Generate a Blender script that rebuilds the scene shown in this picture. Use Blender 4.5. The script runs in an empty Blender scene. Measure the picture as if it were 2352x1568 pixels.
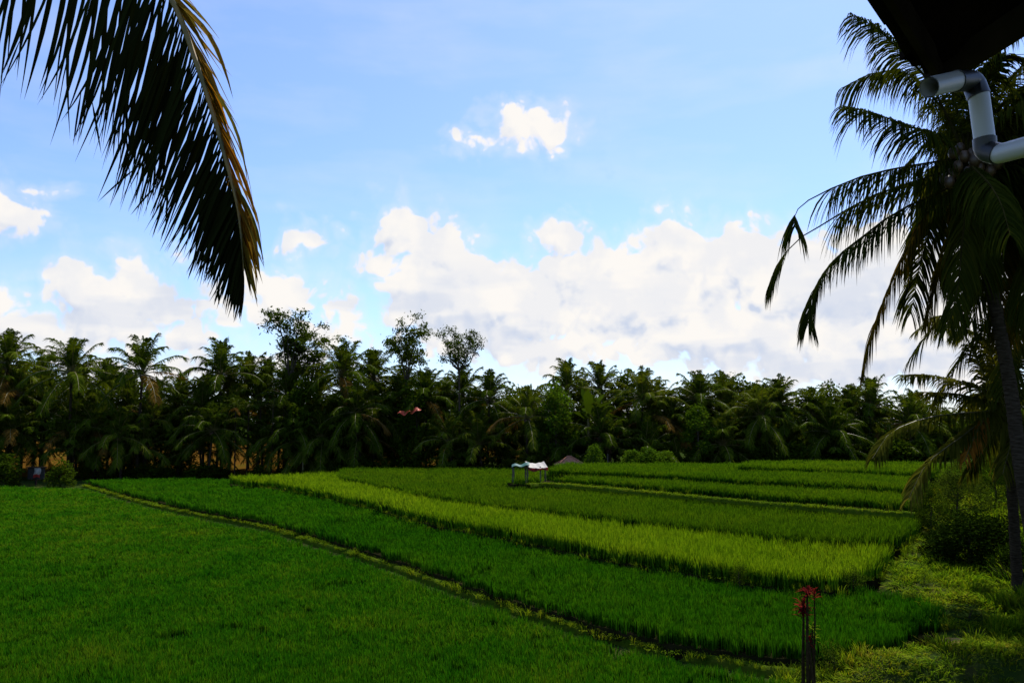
import bpy, math, random
import numpy as np
from mathutils import Vector, Matrix, noise as mnoise

rnd = random.Random(7)
RS = np.random.RandomState(11)
scene = bpy.context.scene
COL = scene.collection
R = math.radians

# ------------------------------------------------------------------ camera
CAM_Z = 6.0
FPX = 819.0                       # focal length in pixels of a 1024 px wide picture
PITCH = math.atan((422.0 - 341.0) / FPX)
cam = bpy.data.cameras.new('camera')
cam.sensor_width = 36.0
cam.lens = 36.0 * FPX / 1024.0
cam.clip_start = 0.05
cam.clip_end = 9000
cam_ob = bpy.data.objects.new('camera', cam)
COL.objects.link(cam_ob)
cam_ob.location = (0, 0, CAM_Z)
cam_ob.rotation_euler = (R(90) + PITCH, 0, 0)
scene.camera = cam_ob
S = 1024.0 / 2352.0               # survey units of the photograph -> 1024 px


def ray(x, y):
    """direction through a point of the surveyed photograph (2352 x 1568 units), y component 1"""
    u = (x * S - 512.0) / FPX
    v = -(y * S - 341.4) / FPX
    c, s = math.cos(PITCH), math.sin(PITCH)
    d = Vector((u, c - v * s, s + v * c))
    return d / d.y


def P(x, y, z=0.0):
    """ground point at height z seen at survey point x, y"""
    d = ray(x, y)
    t = (z - CAM_Z) / d.z
    return Vector((d.x * t, d.y * t, z))


def PD(x, y, depth):
    """point at survey x, y and at a depth (metres along +Y)"""
    d = ray(x, y)
    return Vector((d.x * depth, depth, CAM_Z + d.z * depth))


# ------------------------------------------------------------------ object helpers
def tag(o, label=None, cat=None, group=None, kind=None):
    if label: o['label'] = label
    if cat: o['category'] = cat
    if group: o['group'] = group
    if kind: o['kind'] = kind
    return o


class MB:
    """collects geometry, then links it as ONE mesh object"""
    def __init__(self):
        self.v, self.f, self.m, self.sm = [], [], [], []

    def add(self, verts, faces, mi=0, smooth=False):
        b = len(self.v)
        self.v.extend([tuple(p) for p in verts])
        for f in faces:
            self.f.append([i + b for i in f]); self.m.append(mi); self.sm.append(smooth)

    def box(self, c, s, rz=0.0, mi=0, taper=1.0):
        x, y, z = [k / 2 for k in s]
        vs = []
        for dz in (-1, 1):
            k = taper if dz > 0 else 1
            for dx, dy in ((-1, -1), (1, -1), (1, 1), (-1, 1)):
                px, py = dx * x * k, dy * y * k
                vs.append((c[0] + px * math.cos(rz) - py * math.sin(rz), c[1] + px * math.sin(rz) + py * math.cos(rz), c[2] + dz * z))
        self.add(vs, [(3, 2, 1, 0), (4, 5, 6, 7), (0, 1, 5, 4), (1, 2, 6, 5), (2, 3, 7, 6), (3, 0, 4, 7)], mi)

    def tube(self, pts, rad, n=8, mi=0, caps=True, jitter=0.0):
        pts = [Vector(p) for p in pts]
        if not hasattr(rad, '__len__'): rad = [rad] * len(pts)
        vs, fs = [], []
        up = Vector((0, 0, 1))
        t0 = (pts[1] - pts[0]).normalized()
        a = t0.cross(up)
        if a.length < 0.05: a = t0.cross(Vector((0, 1, 0)))
        a.normalize()
        for i, p in enumerate(pts):
            t = (pts[min(i + 1, len(pts) - 1)] - pts[max(i - 1, 0)]).normalized()
            a = (a - t * a.dot(t)).normalized()
            b = t.cross(a)
            for k in range(n):
                w = 2 * math.pi * k / n
                r = rad[i] * (1 + jitter * (rnd.random() - .5))
                vs.append(p + (a * math.cos(w) + b * math.sin(w)) * r)
        for i in range(len(pts) - 1):
            for k in range(n):
                k2 = (k + 1) % n
                fs.append((i * n + k, i * n + k2, (i + 1) * n + k2, (i + 1) * n + k))
        self.add(vs, fs, mi, True)
        if caps:
            self.add(vs[:n], [tuple(range(n - 1, -1, -1))], mi)
            self.add(vs[-n:], [tuple(range(n))], mi)

    def mesh(self, name, mats):
        me = bpy.data.meshes.new(name)
        me.from_pydata(self.v, [], self.f)
        for m in (mats if isinstance(mats, (list, tuple)) else [mats]): me.materials.append(m)
        me.polygons.foreach_set('material_index', self.m)
        me.polygons.foreach_set('use_smooth', self.sm)
        me.update()
        return me

    def build(self, name, mats, parent=None):
        return link(name, self.mesh(name, mats), parent)


def link(name, me, parent=None):
    o = bpy.data.objects.new(name, me)
    COL.objects.link(o)
    if parent is not None: o.parent = parent
    return o


def empty(name, loc=(0, 0, 0), rz=0.0, scale=1.0):
    o = bpy.data.objects.new(name, None)
    o.empty_display_size = .2
    COL.objects.link(o)
    o.location = loc
    o.rotation_euler = (0, 0, rz)
    o.scale = (scale,) * 3 if not hasattr(scale, '__len__') else scale
    return o


# ------------------------------------------------------------------ materials
def nt(name):
    m = bpy.data.materials.new(name)
    m.use_nodes = True
    t = m.node_tree
    t.nodes.clear()
    return m, t, t.nodes, t.links


def ramp(N, stops):
    r = N.new('ShaderNodeValToRGB')
    els = r.color_ramp.elements
    while len(els) < len(stops): els.new(.5)
    for e, (p, c) in zip(els, stops):
        e.position = p
        e.color = (*c, 1)
    return r


def leaf_mat(name, cols, trans=.35, rough=.6, tcol=None, noise_scale=.6, spec=.06, island=.6):
    """leaves: colour varies leaf by leaf and in soft patches; part of the light comes through"""
    m, t, N, L = nt(name)
    out = N.new('ShaderNodeOutputMaterial')
    geo = N.new('ShaderNodeNewGeometry')
    oi = N.new('ShaderNodeObjectInfo')
    no = N.new('ShaderNodeTexNoise')
    no.inputs['Scale'].default_value = noise_scale
    no.inputs['Detail'].default_value = 3
    L.new(geo.outputs['Position'], no.inputs['Vector'])
    a = N.new('ShaderNodeMath'); a.operation = 'MULTIPLY_ADD'
    L.new(geo.outputs['Random Per Island'], a.inputs[0]); a.inputs[1].default_value = island
    L.new(no.outputs['Fac'], a.inputs[2])
    b = N.new('ShaderNodeMath'); b.operation = 'MULTIPLY_ADD'
    L.new(oi.outputs['Random'], b.inputs[0]); b.inputs[1].default_value = .4
    L.new(a.outputs[0], b.inputs[2])
    c = N.new('ShaderNodeMath'); c.operation = 'MULTIPLY_ADD'
    L.new(b.outputs[0], c.inputs[0]); c.inputs[1].default_value = 1 / (.6 + island + .4) * 1.25; c.inputs[2].default_value = -.28
    n = len(cols)
    r = ramp(N, [(i / (n - 1), col) for i, col in enumerate(cols)])
    L.new(c.outputs[0], r.inputs[0])
    if spec >= .1:
        p = N.new('ShaderNodeBsdfPrincipled')
        p.inputs['Roughness'].default_value = rough
        p.inputs['Specular IOR Level'].default_value = spec
        L.new(r.outputs[0], p.inputs['Base Color'])
    else:
        p = N.new('ShaderNodeBsdfDiffuse')
        L.new(r.outputs[0], p.inputs['Color'])
    tr = N.new('ShaderNodeBsdfTranslucent')
    mx = N.new('ShaderNodeMix'); mx.data_type = 'RGBA'; mx.blend_type = 'MULTIPLY'
    mx.inputs[0].default_value = 1
    L.new(r.outputs[0], mx.inputs[6])
    mx.inputs[7].default_value = (*(tcol or (1.6, 1.5, .6)), 1)
    L.new(mx.outputs[2], tr.inputs['Color'])
    ms = N.new('ShaderNodeMixShader'); ms.inputs[0].default_value = trans
    L.new(p.outputs[0], ms.inputs[1]); L.new(tr.outputs[0], ms.inputs[2])
    L.new(ms.outputs[0], out.inputs[0])
    return m


def solid_mat(name, cols, rough=.8, scale=4.0, bump=.0, stretch=(1, 1, 1), metallic=0, spec=.4, detail=6, coord='Object'):
    m, t, N, L = nt(name)
    out = N.new('ShaderNodeOutputMaterial')
    tc = N.new('ShaderNodeTexCoord')
    mp = N.new('ShaderNodeMapping'); mp.inputs['Scale'].default_value = stretch
    L.new(tc.outputs[coord], mp.inputs[0])
    no = N.new('ShaderNodeTexNoise'); no.inputs['Scale'].default_value = scale; no.inputs['Detail'].default_value = detail
    L.new(mp.outputs[0], no.inputs['Vector'])
    n = len(cols)
    r = ramp(N, [(.3 + .4 * i / max(1, n - 1), c) for i, c in enumerate(cols)])
    L.new(no.outputs['Fac'], r.inputs[0])
    if rough >= .8:
        p = N.new('ShaderNodeBsdfDiffuse'); p.inputs['Roughness'].default_value = .5
        L.new(r.outputs[0], p.inputs['Color'])
    else:
        p = N.new('ShaderNodeBsdfPrincipled')
        p.inputs['Roughness'].default_value = rough
        p.inputs['Metallic'].default_value = metallic
        p.inputs['Specular IOR Level'].default_value = spec
        L.new(r.outputs[0], p.inputs['Base Color'])
    if bump:
        b = N.new('ShaderNodeBump'); b.inputs['Strength'].default_value = bump; b.inputs['Distance'].default_value = .05
        L.new(no.outputs['Fac'], b.inputs['Height']); L.new(b.outputs[0], p.inputs['Normal'])
    L.new(p.outputs[0], out.inputs[0])
    return m


M = {}
M['palm'] = leaf_mat('palm_leaf', [(.010, .015, .002), (.020, .028, .003), (.038, .046, .005), (.075, .070, .008)], .28, .5)
M['palm_far'] = leaf_mat('palm_leaf_grove', [(.016, .028, .002), (.032, .054, .003), (.060, .085, .006), (.12, .125, .014)], .25, .5, noise_scale=.15)
M['dry'] = leaf_mat('dry_frond', [(.06, .036, .007), (.11, .066, .012), (.17, .095, .018)], .3, .6, (1.3, 1.1, .6))
M['dry_mix'] = leaf_mat('golden_frond', [(.016, .018, .002), (.045, .038, .003), (.10, .066, .006), (.16, .09, .010)], .45, .5, (1.5, 1.2, .4))  # yellow glow of the backlit fronds is put into the leaf colour
M['young'] = leaf_mat('young_frond', [(.020, .026, .003), (.045, .05, .005), (.085, .085, .010), (.15, .13, .025)], .3, .5)  # sunlight on the fronds painted in as a lighter, yellower leaf
M['orange'] = leaf_mat('orange_frond', [(.16, .06, .010), (.30, .12, .016), (.38, .19, .025)], .3, .5, (1.3, 1.0, .5))
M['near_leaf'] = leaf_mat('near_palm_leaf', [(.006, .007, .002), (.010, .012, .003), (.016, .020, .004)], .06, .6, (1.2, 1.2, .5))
M['near_edge'] = leaf_mat('near_palm_leaf_sunny', [(.07, .07, .010), (.15, .11, .014), (.30, .14, .016), (.36, .15, .016)], .35, .45, (1.4, 1.1, .4), noise_scale=1.5, island=.9)  # orange of dry leaf and of sunlight, both put into the colour
M['tree_dark'] = leaf_mat('shady_leaf', [(.004, .009, .001), (.009, .019, .0015), (.022, .040, .003)], .12, .5, noise_scale=.5)  # darker copy of the leaf: shade of the hollow bush painted in
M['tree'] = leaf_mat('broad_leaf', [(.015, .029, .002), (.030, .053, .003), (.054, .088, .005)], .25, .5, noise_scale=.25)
M['tree_lit'] = leaf_mat('bright_broad_leaf', [(.026, .062, .004), (.048, .095, .006), (.08, .13, .008)], .35, .5, noise_scale=.4)  # lit copy of the broad leaf, sunlight put into the colour
M['tree_fine'] = leaf_mat('feathery_leaf', [(.020, .036, .004), (.036, .058, .006), (.058, .082, .008)], .3, .5, noise_scale=.3)
M['weed'] = leaf_mat('weed_leaf', [(.03, .07, .004), (.06, .11, .005), (.11, .155, .007), (.15, .17, .010)], .35, .5, noise_scale=.5)
M['red_leaf'] = leaf_mat('cordyline_leaf', [(.045, .006, .006), (.10, .009, .008), (.16, .02, .012)], .3, .4, (1.3, .8, .8))
M['spike'] = leaf_mat('spiky_leaf', [(.02, .03, .012), (.04, .05, .018), (.06, .07, .02)], .2, .45)
M['bark'] = solid_mat('palm_bark', [(.020, .014, .008), (.042, .031, .020), (.066, .050, .034)], .9, 6, .5, (1, 1, 5))
M['bark2'] = solid_mat('tree_bark', [(.04, .030, .020), (.085, .066, .046)], .9, 3, .3)
M['rachis'] = solid_mat('frond_rib', [(.06, .055, .010), (.15, .12, .03)], .5, 3)
M['rib_dark'] = solid_mat('dark_frond_rib', [(.022, .020, .006), (.05, .042, .012)], .85, 3)
M['cane'] = solid_mat('brown_cane', [(.022, .014, .006), (.05, .034, .016)], .85, 8)
M['coconut'] = solid_mat('coconut_skin', [(.04, .022, .008), (.10, .052, .018)], .5, 4, spec=.6)


def rice_mat(name, cols, tips, trans=.35, patch=.25):
    """rice blades: darker sheath below, the colour of the crop's tips above; soft patches across the paddy"""
    m, t, N, L = nt(name)
    out = N.new('ShaderNodeOutputMaterial')
    geo = N.new('ShaderNodeNewGeometry'); oi = N.new('ShaderNodeObjectInfo')
    no = N.new('ShaderNodeTexNoise'); no.inputs['Scale'].default_value = patch; no.inputs['Detail'].default_value = 4
    L.new(geo.outputs['Position'], no.inputs['Vector'])
    big = N.new('ShaderNodeTexNoise'); big.inputs['Scale'].default_value = .055; big.inputs['Detail'].default_value = 2
    L.new(geo.outputs['Position'], big.inputs['Vector'])
    bg_ = N.new('ShaderNodeMath'); bg_.operation = 'MULTIPLY_ADD'; L.new(big.outputs['Fac'], bg_.inputs[0]); bg_.inputs[1].default_value = .9; bg_.inputs[2].default_value = -.45
    sm_ = N.new('ShaderNodeMath'); sm_.operation = 'ADD'; L.new(no.outputs['Fac'], sm_.inputs[0]); L.new(bg_.outputs[0], sm_.inputs[1])
    a = N.new('ShaderNodeMath'); a.operation = 'MULTIPLY_ADD'
    L.new(oi.outputs['Random'], a.inputs[0]); a.inputs[1].default_value = .35; L.new(sm_.outputs[0], a.inputs[2])
    b = N.new('ShaderNodeMath'); b.operation = 'MULTIPLY_ADD'
    L.new(geo.outputs['Random Per Island'], b.inputs[0]); b.inputs[1].default_value = .45; L.new(a.outputs[0], b.inputs[2])
    c = N.new('ShaderNodeMath'); c.operation = 'MULTIPLY_ADD'
    L.new(b.outputs[0], c.inputs[0]); c.inputs[1].default_value = 1.05; c.inputs[2].default_value = -.45
    r = ramp(N, [(i / (len(cols) - 1), col) for i, col in enumerate(cols)])
    L.new(c.outputs[0], r.inputs[0])
    at = N.new('ShaderNodeAttribute'); at.attribute_name = 'along'
    r2 = ramp(N, [(i / (len(tips) - 1), col) for i, col in enumerate(tips)])
    L.new(c.outputs[0], r2.inputs[0])
    sm = N.new('ShaderNodeMapRange'); sm.inputs[1].default_value = .45; sm.inputs[2].default_value = 1.0  # lower blade: sheath tone plus shade of the terrace faces, put into colour
    L.new(at.outputs['Fac'], sm.inputs[0])
    mx0 = N.new('ShaderNodeMix'); mx0.data_type = 'RGBA'
    L.new(sm.outputs[0], mx0.inputs[0]); L.new(r.outputs[0], mx0.inputs[6]); L.new(r2.outputs[0], mx0.inputs[7])
    p = N.new('ShaderNodeBsdfDiffuse')
    L.new(mx0.outputs[2], p.inputs['Color'])
    tr = N.new('ShaderNodeBsdfTranslucent')
    mx = N.new('ShaderNodeMix'); mx.data_type = 'RGBA'; mx.blend_type = 'MULTIPLY'; mx.inputs[0].default_value = 1
    L.new(mx0.outputs[2], mx.inputs[6]); mx.inputs[7].default_value = (1.5, 1.4, .5, 1)
    L.new(mx.outputs[2], tr.inputs['Color'])
    ms = N.new('ShaderNodeMixShader'); ms.inputs[0].default_value = trans
    L.new(p.outputs[0], ms.inputs[1]); L.new(tr.outputs[0], ms.inputs[2]); L.new(ms.outputs[0], out.inputs[0])
    return m


# ------------------------------------------------------------------ world: daylight sky with cumulus
SUN_AZ, SUN_EL = R(26), R(59)     # azimuth from +Y towards +X
world = bpy.data.worlds.new('World')
scene.world = world
world.use_nodes = True
wt = world.node_tree; WN, WL = wt.nodes, wt.links
WN.clear()


def angles(x, y):
    d = ray(x, y).normalized()
    return math.atan2(d.x, d.y), math.asin(d.z)


PX = S / FPX                      # one survey unit in radians
CLOUDS = [  # centre x, y, radius x, radius y in survey units
    # big bank
    (935, 535, 85, 78), (1010, 590, 110, 95), (870, 600, 60, 40), (1050, 690, 190, 130), (1180, 700, 200, 110), (1285, 565, 72, 66), (1260, 600, 60, 60), (1330, 640, 120, 100),
    (1560, 590, 110, 105), (1680, 620, 170, 110), (1470, 690, 230, 130), (1850, 660, 200, 110), (2040, 640, 170, 130), (1700, 770, 400, 90),
    (2150, 760, 250, 130), (1250, 800, 330, 60), (2000, 830, 350, 70), (2350, 640, 200, 160),
    # left cumulus
    (182, 668, 74, 78), (288, 655, 66, 66), (250, 720, 150, 95), (385, 715, 75, 60), (430, 760, 60, 60), (40, 765, 120, 55), (-80, 740, 120, 80), (300, 850, 260, 40),
    # behind the near frond
    (430, 605, 62, 30), (640, 680, 90, 72), (560, 700, 120, 40), (690, 650, 35, 40), (790, 700, 48, 40), (760, 770, 110, 45), (700, 820, 120, 40), (500, 660, 70, 20),
    # small ones
    (30, 495, 70, 54), (-40, 500, 80, 60), (708, 548, 58, 32), (68, 432, 40, 12),
    (1215, 296, 100, 50), (1165, 282, 52, 40), (1272, 304, 56, 46), (1100, 324, 50, 28),
    # outside the frame
    (-500, 600, 250, 130), (-900, 700, 300, 100), (2800, 600, 250, 140), (3300, 720, 350, 120), (3900, 650, 300, 150), (-1500, 620, 300, 150),
]


def cloud_group():
    g = bpy.data.node_groups.new('cloud_density', 'ShaderNodeTree')
    g.interface.new_socket('Vector', in_out='INPUT', socket_type='NodeSocketVector')
    g.interface.new_socket('Density', in_out='OUTPUT', socket_type='NodeSocketFloat')
    g.interface.new_socket('Body', in_out='OUTPUT', socket_type='NodeSocketFloat')
    N, L = g.nodes, g.links
    gi, go = N.new('NodeGroupInput'), N.new('NodeGroupOutput')
    # warp
    wn = N.new('ShaderNodeTexNoise'); wn.noise_dimensions = '2D'; wn.inputs['Scale'].default_value = 16; wn.inputs['Detail'].default_value = 2
    L.new(gi.outputs[0], wn.inputs['Vector'])
    ws = N.new('ShaderNodeVectorMath'); ws.operation = 'SUBTRACT'; L.new(wn.outputs['Color'], ws.inputs[0]); ws.inputs[1].default_value = (.5, .5, .5)
    wm = N.new('ShaderNodeVectorMath'); wm.operation = 'SCALE'; L.new(ws.outputs[0], wm.inputs[0]); wm.inputs['Scale'].default_value = .035
    wa = N.new('ShaderNodeVectorMath'); wa.operation = 'ADD'; L.new(gi.outputs[0], wa.inputs[0]); L.new(wm.outputs[0], wa.inputs[1])
    fl = N.new('ShaderNodeVectorMath'); fl.operation = 'MULTIPLY'; L.new(wa.outputs[0], fl.inputs[0]); fl.inputs[1].default_value = (1, 1, 0)
    cur = None
    for (x, y, rx, ry) in CLOUDS:
        if abs(x - 1176) > 1500:
            az = (x - 1176) * PX; el = (970 - y) * PX
        else:
            az, el = angles(x, y)
        rx, ry = rx * PX, ry * PX
        s = N.new('ShaderNodeVectorMath'); s.operation = 'SUBTRACT'; L.new(fl.outputs[0], s.inputs[0]); s.inputs[1].default_value = (az, el, 0)
        m = N.new('ShaderNodeVectorMath'); m.operation = 'MULTIPLY'; L.new(s.outputs[0], m.inputs[0]); m.inputs[1].default_value = (1 / rx, 1 / ry, 0)
        l = N.new('ShaderNodeVectorMath'); l.operation = 'LENGTH'; L.new(m.outputs[0], l.inputs[0])
        k = min(rx, ry)
        d = N.new('ShaderNodeMath'); d.operation = 'MULTIPLY_ADD'; L.new(l.outputs['Value'], d.inputs[0]); d.inputs[1].default_value = -k; d.inputs[2].default_value = k
        if cur is None: cur = d
        else:
            q = N.new('ShaderNodeMath'); q.operation = 'SMOOTH_MAX'; q.inputs[2].default_value = .008
            L.new(cur.outputs[0], q.inputs[0]); L.new(d.outputs[0], q.inputs[1]); cur = q
    n1 = N.new('ShaderNodeTexNoise'); n1.noise_dimensions = '2D'; n1.inputs['Scale'].default_value = 32; n1.inputs['Detail'].default_value = 7; n1.inputs['Roughness'].default_value = .48
    L.new(gi.outputs[0], n1.inputs['Vector'])
    v1 = N.new('ShaderNodeTexVoronoi'); v1.voronoi_dimensions = '2D'; v1.feature = 'F1'; v1.inputs['Scale'].default_value = 34; v1.inputs['Detail'].default_value = 2; v1.inputs['Roughness'].default_value = .45
    L.new(wa.outputs[0], v1.inputs['Vector'])
    a = N.new('ShaderNodeMath'); a.operation = 'MULTIPLY_ADD'; L.new(n1.outputs['Fac'], a.inputs[0]); a.inputs[1].default_value = .028; a.inputs[2].default_value = -.012
    b = N.new('ShaderNodeMath'); b.operation = 'MULTIPLY_ADD'; L.new(v1.outputs['Distance'], b.inputs[0]); b.inputs[1].default_value = -.026; b.inputs[2].default_value = .0125
    c = N.new('ShaderNodeMath'); c.operation = 'ADD'; L.new(a.outputs[0], c.inputs[0]); L.new(b.outputs[0], c.inputs[1])
    e = N.new('ShaderNodeMath'); e.operation = 'ADD'; L.new(c.outputs[0], e.inputs[0]); L.new(cur.outputs[0], e.inputs[1])
    L.new(e.outputs[0], go.inputs[0]); L.new(cur.outputs[0], go.inputs[1])
    return g


def build_world():
    out = WN.new('ShaderNodeOutputWorld')
    bg = WN.new('ShaderNodeBackground'); bg.inputs['Strength'].default_value = SKY_STRENGTH
    sky = WN.new('ShaderNodeTexSky'); sky.sky_type = 'NISHITA'; sky.sun_disc = False
    sky.sun_elevation = SUN_EL; sky.sun_rotation = SUN_AZ
    sky.air_density = 1.0; sky.dust_density = 1.0; sky.ozone_density = 2.5; sky.altitude = 200
    tc = WN.new('ShaderNodeTexCoord')
    sp = WN.new('ShaderNodeSeparateXYZ'); WL.new(tc.outputs['Generated'], sp.inputs[0])
    at = WN.new('ShaderNodeMath'); at.operation = 'ARCTAN2'; WL.new(sp.outputs['X'], at.inputs[0]); WL.new(sp.outputs['Y'], at.inputs[1])
    asn = WN.new('ShaderNodeMath'); asn.operation = 'ARCSINE'; WL.new(sp.outputs['Z'], asn.inputs[0])
    cb = WN.new('ShaderNodeCombineXYZ'); WL.new(at.outputs[0], cb.inputs[0]); WL.new(asn.outputs[0], cb.inputs[1])
    g = cloud_group()
    d0 = WN.new('ShaderNodeGroup'); d0.node_tree = g; WL.new(cb.outputs[0], d0.inputs[0])
    off = WN.new('ShaderNodeVectorMath'); off.operation = 'ADD'; WL.new(cb.outputs[0], off.inputs[0]); off.inputs[1].default_value = (.008, .014, 0)
    d1 = WN.new('ShaderNodeGroup'); d1.node_tree = g; WL.new(off.outputs[0], d1.inputs[0])
    al = WN.new('ShaderNodeMapRange'); al.interpolation_type = 'SMOOTHSTEP'; al.inputs[1].default_value = -.003; al.inputs[2].default_value = .009
    WL.new(d0.outputs[0], al.inputs[0])
    ha = WN.new('ShaderNodeMapRange'); ha.interpolation_type = 'SMOOTHSTEP'; ha.inputs[1].default_value = -.022; ha.inputs[2].default_value = .012; ha.inputs[4].default_value = .32
    WL.new(d0.outputs[0], ha.inputs[0])
    am = WN.new('ShaderNodeMath'); am.operation = 'MAXIMUM'; WL.new(al.outputs[0], am.inputs[0]); WL.new(ha.outputs[0], am.inputs[1])
    # relief: towards the sun the cloud gets thinner where it is lit
    df = WN.new('ShaderNodeMath'); df.operation = 'SUBTRACT'; WL.new(d0.outputs[0], df.inputs[0]); WL.new(d1.outputs[0], df.inputs[1])
    li = WN.new('ShaderNodeMapRange'); li.inputs[1].default_value = -.034; li.inputs[2].default_value = -.002; WL.new(df.outputs[0], li.inputs[0])
    # broad grey-blue undersides
    sc = WN.new('ShaderNodeVectorMath'); sc.operation = 'MULTIPLY'; WL.new(cb.outputs[0], sc.inputs[0]); sc.inputs[1].default_value = (6, 24, 1)
    n2 = WN.new('ShaderNodeTexNoise'); n2.noise_dimensions = '2D'; n2.inputs['Scale'].default_value = 1.0; n2.inputs['Detail'].default_value = 3; WL.new(sc.outputs[0], n2.inputs['Vector'])
    lo = WN.new('ShaderNodeMapRange'); lo.interpolation_type = 'SMOOTHSTEP'; lo.inputs[1].default_value = .45; lo.inputs[2].default_value = .66; WL.new(n2.outputs['Fac'], lo.inputs[0])
    hi = WN.new('ShaderNodeMapRange'); hi.interpolation_type = 'SMOOTHSTEP'; hi.inputs[1].default_value = .26; hi.inputs[2].default_value = .13; WL.new(asn.outputs[0], hi.inputs[0])
    lm = WN.new('ShaderNodeMath'); lm.operation = 'MULTIPLY'; WL.new(lo.outputs[0], lm.inputs[0]); WL.new(hi.outputs[0], lm.inputs[1])
    # how much it is lit
    inv = WN.new('ShaderNodeMath'); inv.operation = 'MULTIPLY_ADD'; WL.new(lm.outputs[0], inv.inputs[0]); inv.inputs[1].default_value = -.62; inv.inputs[2].default_value = 1
    lit = WN.new('ShaderNodeMath'); lit.operation = 'MULTIPLY'; WL.new(li.outputs[0], lit.inputs[0]); WL.new(inv.outputs[0], lit.inputs[1])
    n3 = WN.new('ShaderNodeTexNoise'); n3.noise_dimensions = '2D'; n3.inputs['Scale'].default_value = 17; n3.inputs['Detail'].default_value = 6; n3.inputs['Roughness'].default_value = .5
    WL.new(cb.outputs[0], n3.inputs['Vector'])
    g3 = WN.new('ShaderNodeMapRange'); g3.interpolation_type = 'SMOOTHSTEP'; g3.inputs[1].default_value = .36; g3.inputs[2].default_value = .60; g3.inputs[3].default_value = .54; g3.inputs[4].default_value = 1.0; WL.new(n3.outputs['Fac'], g3.inputs[0])
    lit0 = lit; lit = WN.new('ShaderNodeMath'); lit.operation = 'MULTIPLY'; WL.new(lit0.outputs[0], lit.inputs[0]); WL.new(g3.outputs[0], lit.inputs[1])
    cr = ramp(WN, [(0, CLOUD_SHADE), (.45, CLOUD_MID), (1, CLOUD_LIT)])
    WL.new(lit.outputs[0], cr.inputs[0])
    cs = WN.new('ShaderNodeVectorMath'); cs.operation = 'SCALE'; WL.new(cr.outputs[0], cs.inputs[0]); cs.inputs['Scale'].default_value = CLOUD_GAIN
    # thin veil near the horizon
    veil = WN.new('ShaderNodeTexNoise'); veil.noise_dimensions = '2D'; veil.inputs['Scale'].default_value = .8; veil.inputs['Detail'].default_value = 5; WL.new(sc.outputs[0], veil.inputs['Vector'])
    vm = WN.new('ShaderNodeMapRange'); vm.inputs[1].default_value = .42; vm.inputs[2].default_value = .75; vm.inputs[4].default_value = .16; WL.new(veil.outputs['Fac'], vm.inputs[0])
    mv = WN.new('ShaderNodeMix'); mv.data_type = 'RGBA'; WL.new(vm.outputs[0], mv.inputs[0])
    skm = WN.new('ShaderNodeVectorMath'); skm.operation = 'MULTIPLY'; WL.new(sky.outputs[0], skm.inputs[0]); skm.inputs[1].default_value = SKY_TINT
    WL.new(skm.outputs[0], mv.inputs[6]); WL.new(cs.outputs[0], mv.inputs[7])
    mx = WN.new('ShaderNodeMix'); mx.data_type = 'RGBA'
    WL.new(am.outputs[0], mx.inputs[0]); WL.new(mv.outputs[2], mx.inputs[6]); WL.new(cs.outputs[0], mx.inputs[7])
    WL.new(mx.outputs[2], bg.inputs['Color']); WL.new(bg.outputs[0], out.inputs[0])


SKY_STRENGTH = .15
SKY_TINT = (.70, .79, 1.0)
CLOUD_SHADE, CLOUD_MID, CLOUD_LIT = (.63, .70, .85), (.875, .88, .91), (1.0, .965, .925)
CLOUD_GAIN = 4.65
build_world()
world.cycles.sampling_method = 'MANUAL'
world.cycles.sample_map_resolution = 512
sun = bpy.data.lights.new('sun', 'SUN')
sun.energy = 4.9; sun.angle = R(.53); sun.color = (1, .95, .86)
sun_ob = bpy.data.objects.new('sun', sun); COL.objects.link(sun_ob)
sd = Vector((math.sin(SUN_AZ) * math.cos(SUN_EL), math.cos(SUN_AZ) * math.cos(SUN_EL), math.sin(SUN_EL)))
sun_ob.rotation_euler = (-sd).to_track_quat('-Z', 'Y').to_euler()
sun_ob.location = sd * 60


# ------------------------------------------------------------------ ground
def sstep(a, b, x):
    t = np.clip((x - a) / (b - a), 0, 1)
    return t * t * (3 - 2 * t)


_e = [P(x, y, z) for x, y, z in ((2010, 1620, .1), (2020, 1545, .2), (2150, 1470, .3), (2162, 1435, .3), (2045, 1330, .7), (2062, 1268, .75), (2112, 1195, 1.1), (2122, 1130, 1.7), (2165, 1066, 2.0))]
EDGE_Y = [0, 6] + [p.y for p in _e] + [130]
EDGE_X = [_e[0].x, _e[0].x] + [p.x for p in _e] + [_e[-1].x * 130 / _e[-1].y]
RIDGE_A, RIDGE_B = P(1900, 1545, .4), P(2352, 1488, .8)


def fbm(x, y, s, k=4, seed=0.0):
    t, a = 0.0, 1.0
    for i in range(k):
        t += a * mnoise.noise(Vector((x * s + seed, y * s - seed, seed * 1.7))); s *= 2.03; a *= .5
    return t


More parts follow.
